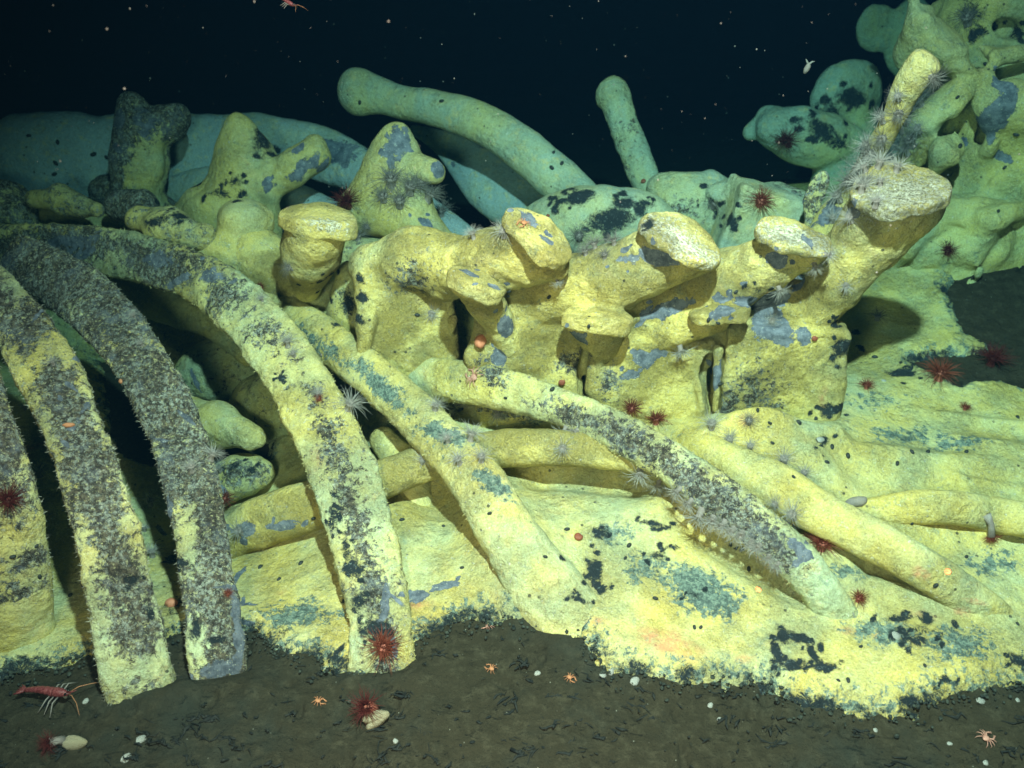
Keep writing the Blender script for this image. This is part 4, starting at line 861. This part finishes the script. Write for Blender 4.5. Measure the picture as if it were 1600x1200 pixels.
def shell_mesh(name, mat, L=1.0, W=.6, H=.34, seed=1):
    r = random.Random(seed); b = MB()
    b.lathe([(max(1e-4, math.sin(math.pi * i / 10)) , -math.cos(math.pi * i / 10)) for i in range(11)], 18,
            lambda p: np.array([p[0] * W * (1 - .35 * p[2]), p[1] * H * (1 - .2 * p[2]) * (1 + .07 * math.sin(9 * p[2])), p[2] * L]))
    return b.mesh(name, mat)
SH_L = shell_mesh("valve", M_gold)
def tubby(name, meshes, loc, rot, scale, label, cat, group=None):
    root = bpy.data.objects.new(name, None if len(meshes) > 1 else meshes[0][1]); COL.objects.link(root); root.location = loc; root.rotation_euler = rot; root.scale = (scale,) * 3; root.empty_display_size = .02
    if len(meshes) > 1:
        for nm, me, lc, rt in meshes:
            o = bpy.data.objects.new(nm, me); COL.objects.link(o); o.parent = root; o.location = lc; o.rotation_euler = rt
    return tag(root, label, cat, group)
# the two anemones sitting on empty mussel shells in the mud
h = cast(588, 1128); u = ((h[0] - CAM) @ FWD) / FPX
tubby("mussel_shell", [("valve", SH_L, (0, 0.16, 0.1), (.15, 0, 0)), ("valve", SH_L, (0, -0.16, 0.1), (-.15, 0, 0))], h[0] + np.array([0, 0, .008]), (.95, .35, 1.2), 24 * u, "golden white mussel shell standing in the mud under a dark red anemone", "shell")
stalked(583, 1112, 576, 1085, 30, 'darkred', "dark red anemone on a mussel shell in the mud", stalk_mat=M_rcol)
h = cast(118, 1165); u = ((h[0] - CAM) @ FWD) / FPX
tubby("mussel_shell", [("valve", SH_L, (0, 0.14, 0.1), (.12, 0, 0)), ("valve", SH_L, (0, -0.14, 0.1), (-.12, 0, 0))], h[0] + np.array([0, 0, .006]), (.3, 1.35, .2), 20 * u, "stained mussel shell lying in the mud at lower left", "shell")
stalked(98, 1158, 88, 1143, 22, 'darkred', "dark red anemone on the stained mussel shell, lower left", stalk_mat=M_wcol)

# white shells and snails
def snail_mesh(seed, mat, flat=.7):
    b = MB(); pts, rad = [], []
    for i in range(34):
        t = i / 33; a = t * 2 * math.pi * 2.3; R = .12 + .55 * t; pts.append((R * math.cos(a) * .62, R * math.sin(a) * .62, .55 * flat * (1 - t) + .25)); rad.append(.10 + .28 * t)
    return b.tube(pts, rad, 10).mesh("sea_snail", mat)
SN = snail_mesh(1, M_shell); SNB = snail_mesh(2, M_brown)
LP = MB().lathe([(1.0, -.1), (.98, .12), (.8, .38), (.5, .58), (.2, .68), (.001, .70)], 14, lambda p: p * np.array([1, .66, 1]), .1).mesh("limpet", M_limpet)
WS = MB().lathe([(1.0, -.1), (1.02, .1), (.85, .42), (.5, .62), (.15, .7), (.001, .68)], 16, lambda p: np.array([p[0] * (1 + .10 * math.sin(7 * math.atan2(p[1], p[0]))), p[1] * (.78 - .2 * p[0]), p[2] * .75 + .15 * p[0]]), .16).mesh("clam_shell", M_shell)
def bit(name, me, px, py, rpx, label, cat, group=None, up=.3, off=0.0, spin=None):
    h = cast(px, py)
    if h is None: return
    s = rpx * ((h[0] - CAM) @ FWD) / FPX
    return place(name, [(name, me, [])], h[0], h[1], s, label, cat, group, spawn_r.uniform(0, 6) if spin is None else spin, up, off * s)
G3 = "white shells lying about"
for px, py, r, lb in [(220, 1156, 12, "round white clam shell in the lower left mud, upper of two"), (197, 1185, 11, "flat cream clam shell in the lower left mud, lower of two"),
    (1400, 993, 9, "shining white shell on the mat beside the black blotch, lower right"), (840, 1052, 7, "white shell on the mud, left of the ragged mat edge"),
    (942, 1055, 7, "white shell at the ragged mat edge, left of a touching pair"), (955, 1050, 7, "white shell at the ragged mat edge, right of a touching pair"),
    (992, 1064, 10, "cream shell in the ragged mat edge, middle bottom"), (1110, 1102, 6, "small white shell on the mud below the mat, centre right"),
    (1124, 1124, 5, "tiny white shell just below another on the mud, centre right"), (1532, 1095, 9, "bright white shell on the mud near the lower right corner"),
    (1282, 687, 8, "white shell on the mat at the last vertebra's foot"), (1381, 595, 5, "pearly white shell on the mat right of the vertebrae"), (103, 1084, 9, "white shell on the mud in front of the red shrimp"),
    (618, 1158, 6, "small white shell beside the standing mussel shell"), (1368, 1141, 5, "round yellowish pebble shell on the bottom mud, right"), (1590, 1094, 5, "white shell fragment at the right edge of the mud"),
    (134, 1096, 7, "beige shell fragment on the mud right of the shrimp"), (1484, 1162, 5, "pale shell chip on the mud, far lower right"), (1540, 1192, 6, "white shell chip at the bottom right edge")]:
    bit("clam_shell", WS, px, py, r * .8, lb, "shell", G3, .2)
for px, py, r, lb in [(903, 840, 10, "red brown snail on the mat in the middle of the slope"), (877, 597, 8, "red brown snail between the second and third vertebra bodies"), (1272, 528, 7, "red brown snail near the last vertebra's upper right corner"),
    (857, 338, 5, "small red brown snail on the domed bone behind the row"), (1006, 284, 6, "brown snail at the base of the upright stub")]:
    bit("sea_snail", SNB, px, py, r, lb, "sea snail", "brown snails", .2)
limp = {
 "on the mat slope right of the vertebrae": [(1367, 558), (1275, 655), (1325, 712), (1292, 722), (1300, 698), (1425, 706), (1450, 706), (1510, 706), (1590, 652), (1402, 724)],
 "on the mat slope in the middle": [(983, 852), (977, 872), (886, 827), (1024, 935), (1170, 889), (1085, 980), (1095, 980), (852, 870), (693, 822), (765, 802), (628, 812), (722, 887)],
 "on mat between third and arched ribs": [(407, 886), (490, 810), (520, 838), (436, 905), (470, 880)],
 "on the long diagonal rib": [(790, 622), (863, 608), (720, 640)],
 "on the last vertebra": [(1203, 661), (1248, 660), (1184, 641), (1207, 692), (1170, 592), (1125, 600)],
 "on the knob-headed far rib": [(562, 160), (690, 158), (865, 238), (878, 255), (862, 262)],
 "on the skull": [(1588, 210), (1540, 100), (1496, 152), (1500, 228), (1570, 262), (1560, 330)],
 "on the yellow mat at the left edge": [(57, 853), (62, 901), (20, 870), (110, 930)],
 "on the blue end of the jaw bone": [(45, 212), (90, 222), (146, 241), (87, 255), (166, 246), (85, 272)],
 "on the two upper bones of the centre row": [(858, 464), (1122, 505), (1107, 500), (1150, 456), (795, 455), (652, 492), (920, 510)],
 "on the mat slope at the lower right": [(1425, 818), (1510, 870), (1462, 915), (1445, 1040), (1310, 1063), (1325, 1063), (1590, 975), (1240, 745), (1345, 1010)],
}
for where, pts in limp.items():
    for k, (px, py) in enumerate(sorted(pts)):
        bit("limpet", LP, px, py, 3.6 + 1.8 * spawn_r.random(), f"{ORD[k]} tiny black limpet from the left {where}", "limpet", "tiny black limpets", .1)
# pink lumps
def lump_mesh(seed, k3, mat, nm):
    b = MB(); b.ball((0, 0, .3), k3, 16); V = np.array(b.v); V += .12 * np.stack([noise(V, 2.2, seed + q) for q in range(3)], -1); b.v = [tuple(v) for v in V]; return b.mesh(nm, mat)
bit("sea_cucumber", lump_mesh(1, (.8, .7, 1.15), M_pink, "sea_cucumber"), 752, 532, 13, "pink orange blob like sea cucumber beside the dark gap of the first vertebra", "sea cucumber", up=0)
bit("sea_cucumber", lump_mesh(2, (1.3, .6, .5), M_wcol, "sea_cucumber"), 1338, 787, 14, "pale pink oval sea cucumber on the smooth sunken rib", "sea cucumber", up=0, spin=0.0)
bit("sea_snail", lump_mesh(3, (1.0, .8, .8), M_pink, "sea_snail"), 268, 945, 10, "pink snail in the dark gap between the second and third ribs", "sea snail", up=0)
bit("sea_snail", lump_mesh(4, (1.2, .5, .5), M_orange, "sea_snail"), 108, 664, 8, "orange lump on the second rib from the left", "sea snail", up=0)
bit("sea_snail", lump_mesh(5, (1.0, .7, .6), M_orange, "sea_snail"), 190, 596, 5, "small orange lump on the third rib from the left", "sea snail", up=0)

# crabs: body, claws, legs
def crab_parts(mat, seed=0, legl=1.9):
    B = MB(); B.lathe([(max(1e-4, math.sin(math.pi * i / 8)), -math.cos(math.pi * i / 8)) for i in range(9)], 14, lambda p: np.array([p[0] * .62, p[1] * .78 * (1 - .2 * p[1]), p[2] * .3 + .45]))
    parts = [("carapace", B.mesh("carapace", mat), [])]; r = random.Random(seed)
    for sx in (-1, 1):
        for k, a in enumerate((35, 5, -22, -50)):
            a = math.radians(a + r.uniform(-8, 8)); d = np.array([sx * math.cos(a), math.sin(a), 0]); c = np.array([0, 0, .42])
            pts = [c + d * .5, c + d * (.5 + legl * .35) + np.array([0, 0, .42]), c + d * (.5 + legl * .75) + np.array([0, 0, .05]), c + d * (.5 + legl * .8) + np.array([0, -.15 * (k - 1), -.42])]
            parts.append(("leg", MB().tube(pts, [.10, .085, .06, .02], 6).mesh("leg", mat), []))
        pts = [(sx * .4, .5, .45), (sx * .85, 1.0, .62), (sx * .7, 1.5, .5), (sx * .5, 1.75, .45)]
        q = MB().tube(pts, [.11, .10, .19, .15], 8); q.tube([(sx * .5, 1.72, .47), (sx * .62, 2.05, .44), (sx * .45, 2.25, .42)], [.10, .07, .02], 6); q.tube([(sx * .46, 1.70, .44), (sx * .30, 1.98, .42), (sx * .36, 2.2, .42)], [.08, .05, .02], 6)
        parts.append(("claw", q.mesh("claw", mat), []))
    E = MB(); E.ball((-.18, .74, .62), (.07, .07, .07), 8); E.ball((.18, .74, .62), (.07, .07, .07), 8); parts.append(("eyes", E.mesh("eyes", M_eye), []))
    return parts
def crab(parts, px, py, rpx, label, spin, group="small crabs", up=.2):
    h = cast(px, py); s = rpx * ((h[0] - CAM) @ FWD) / FPX
    place("crab", parts, h[0], h[1], s, label, "crab", group, spin, up, .02 * s)
CP = crab_parts(M_crab, 1); CO = crab_parts(M_orange, 2, 1.5)
crab(CP, 742, 590, 8.5, "pink long legged crab on the yellow start of the diagonal rib", .6)
crab(CO, 818, 350, 6.5, "orange crab on the bare end of the blunt process", 2.4)
crab(CO, 768, 1046, 5.5, "orange crab on the mud below the arched rib's right side", 1.0)
crab(CP, 762, 982, 5.5, "pinkish crab at the mat edge right of the arched rib", 2.0)
crab(CO, 890, 1060, 5.5, "orange crab on the mud left of the white shell pair", 4.0)
crab(CP, 1540, 1155, 7.5, "pale orange crab near the lower right corner", 5.2)
crab(CO, 497, 1097, 6.0, "orange crab walking on the mud left of the mussel shell", 4.6)

# red shrimp: banded body, head, tail fan, legs and feelers
def shrimp(px, py, L, yaw, label, lift=0.02, pitch=0.0):
    h = cast(px, py) if lift >= 0 else None
    if h is not None: loc = h[0] + np.array([0, 0, lift])
    else: loc = P(px, py, 1.9)
    s = L * ((loc - CAM) @ FWD) / FPX
    root = empty("shrimp", loc, label, "shrimp"); root.rotation_euler = (0, pitch, yaw); root.scale = (s,) * 3
    def add(nm, b, mt, par=None):
        o = bpy.data.objects.new(nm, b.mesh(nm, mt)); COL.objects.link(o); o.parent = par or root; return o
    b = MB(); pts, rad = [], []
    for i in range(31):
        t = i / 30; x = .15 - .62 * t; z = .03 + .04 * math.sin(t * math.pi) - .04 * t; r_ = (.088 - .045 * t) * (1 + .10 * abs(math.sin(t * 6 * math.pi))); pts.append((x, 0, z)); rad.append(r_)
    add("abdomen", b.tube(pts, rad, 14), M_shrimp)
    hd = MB().tube([(.12, 0, .03), (.2, 0, .04), (.32, 0, .04), (.42, 0, .03), (.50, 0, .045)], [.085, .098, .085, .045, .01], 14); head = add("head", hd, M_shrimp)
    add("rostrum", MB().tube([(.42, 0, .06), (.55, 0, .10), (.66, 0, .16)], [.022, .014, .004], 6), M_shrimp, head)
    e = MB(); e.ball((.42, -.05, .07), (.024,) * 3, 8); e.ball((.42, .05, .07), (.024,) * 3, 8); add("eyes", e, M_eye, head)
    tf = MB()
    for a in (-.5, -.22, 0, .22, .5): tf.tube([(-.46, 0, -.01), (-.54, a * .12, -.01), (-.64, a * .26, -.015)], [.02, .03, .012], 6)
    add("tail_fan", tf, M_shrimp)
    for sy in (-1, 1):
        for k, x in enumerate((.08, .17, .26)):
            add("leg", MB().tube([(x, sy * .05, -.02), (x + .02, sy * (.2 + .03 * k), .02), (x - .06 + .06 * k, sy * (.38 + .04 * k), -.14)], [.018, .013, .006], 6), M_wcol)
        add("feeler", MB().tube([(.46, sy * .03, .05), (.62, sy * .12, .13), (.80, sy * .26, .10), (.95, sy * .44, .0)], [.010, .008, .006, .003], 5), M_orange)
shrimp(78, 1094, 80, -.15, "red banded shrimp resting on the mud at lower left")
shrimp(447, 3, 34, -.5, "small orange red shrimp swimming at the top edge", lift=-1, pitch=.4)
# small pinkish white swimmer above the oval disc
sw = P(1261, 106, 2.3); u = ((sw - CAM) @ FWD) / FPX
b1 = MB().tube([(-.1, 0, -1), (0, 0, -.3), (.1, 0, .4), (0, 0, .9)], [.25, .5, .45, .15], 10).mesh("body", M_wcol)
b2 = MB().tube([(0, 0, .6), (.5, 0, 1.2), (.9, 0, 1.3)], [.2, .14, .03], 6).tube([(0, 0, .6), (-.5, 0, 1.1), (-.8, 0, 1.4)], [.2, .14, .03], 6).mesh("fins", M_white)
tubby("sea_slug", [("body", b1, (0, 0, 0), (0, 0, 0)), ("fins", b2, (0, 0, 0), (0, 0, 0))], sw, (.2, .2, 0), 9 * u, "tiny pinkish white swimmer in the black water above the oval disc", "sea slug")

# litter of black fragments on the mud, drifting flakes in the water
r = np.random.RandomState(5); lit = MB(); k = 0
while k < 480:
    px, py = r.uniform(-100, 1700), 950 + 330 * r.rand() ** .8; g = ground_hit(px, py)
    if float(sdpoly(np.array(g[0]), np.array(g[1]), poly)) > -0.015: k += .2; continue
    a0 = r.uniform(-.8, .8); big = r.rand() < .22
    for c_ in range(r.randint(3, 9) if big else r.choice([1, 1, 1, 2])):
        a = a0 + r.randn() * .5; L = (.004 + .012 * r.rand()) if big else (.002 + .010 * r.rand() ** 2); g2 = g + np.array([r.randn() * .013, r.randn() * .006, 0]) * big
        n = r.randint(3, 6); jx = r.randn(n, 2) * L * .28
        pts = [g2 + np.array([math.cos(a) * L * (t - .5) * 2 + jx[i_, 0], math.sin(a) * L * (t - .5) * 2 + jx[i_, 1], -.003 + .003 * r.rand()]) for i_, t in enumerate(np.linspace(0, 1, n))]
        w0 = .0007 + .0022 * r.rand() ** 1.5
        lit.tube(pts, [w0 * .4] + list(w0 * (.6 + .9 * r.rand(n - 2))) + [w0 * .3], 5)
    k += 1
o = bpy.data.objects.new("dark_litter", lit.mesh("dark_litter", M_litter)); COL.objects.link(o); tag(o, "scattered tiny black twig-like fragments on the mud", "litter", kind='stuff')
# dark clumps and crumbs along the ragged edge of the mat
cl = MB(); fr = gp(front)
for k in range(1500):
    i = r.randint(1, len(fr) - 2); t = r.rand(); q = fr[i] * (1 - t) + fr[i + 1] * t + np.array([r.randn() * .012, r.randn() * .022 - .002, 0])
    z = float(base_z(np.array(q[0]), np.array(q[1]))); R = .0012 + .0034 * r.rand() ** 2
    cl.ball((q[0], q[1], z + R * .2), (R * r.uniform(.7, 1.3), R * r.uniform(.7, 1.3), R * r.uniform(.6, 1.1)), 6, .5)
o = bpy.data.objects.new("mud_crumbs", cl.mesh("mud_crumbs", flat_mat("dark_mud", (.010, .014, .013), (.055, .065, .05), 120, .9))); COL.objects.link(o)
tag(o, "dark crumbs of mud and film along the ragged edge of the mat", "mud crumbs", kind='stuff')
fl = MB()
for k in range(900):
    p = P(r.uniform(0, 1600), r.uniform(-20, 330 if r.rand() < .85 else 1150), 1); d = p - CAM; dist = r.uniform(1.2, 4.2); q = CAM + d / np.linalg.norm(d) * dist
    if q[2] < float(base_z(np.array(q[0]), np.array(q[1]))) + .05: continue
    R = (.0003 + .0022 * r.rand() ** 6) * (dist / 2.2) ** .7; fl.ball(q, (R * r.uniform(.6, 1.2), R * r.uniform(.6, 1.2), R * r.uniform(.6, 1.2)), 5)
o = bpy.data.objects.new("drifting_flakes", fl.mesh("drifting_flakes", M_snow)); COL.objects.link(o); tag(o, "pale specks drifting in the dark water", "drifting flakes", kind='stuff')

# the two red scaling lasers of the vehicle, a pair of parallel beams
for px, py in ((1185, 921), (1481, 893)):
    h = cast(px, py); tgt = h[0]; src = tgt + np.array([-.05, -.42, .50])
    lamp("scaling_laser", tuple(src), tuple(tgt), 1500, (1, .02, .015), .0005, 1.1, .5)

# ------------------------------------------------------------------ the sea water itself
def haze():
    V = np.array([(x, y, z) for x in (-45, 45) for y in (-3, 30) for z in (-1.6, 3.2)], float)
    F = [(0, 1, 3, 2), (4, 6, 7, 5), (0, 4, 5, 1), (2, 3, 7, 6), (0, 2, 6, 4), (1, 5, 7, 3)]
    m = bpy.data.materials.new("sea_water"); m.use_nodes = True; t = m.node_tree; t.nodes.clear()
    o = t.nodes.new('ShaderNodeOutputMaterial'); v = t.nodes.new('ShaderNodeVolumePrincipled'); t.links.new(v.outputs[0], o.inputs['Volume'])
    v.inputs['Color'].default_value = (0.001, 0.0065, 0.014, 1)
    v.inputs['Absorption Color'].default_value = (0.06, 0.58, 0.68, 1)
    v.inputs['Density'].default_value = 0.5; v.inputs['Anisotropy'].default_value = 0.3
    tag(mk_mesh("haze", V, F, m, smooth=False), "blue green sea water filling the scene", "water", kind='stuff')
haze()
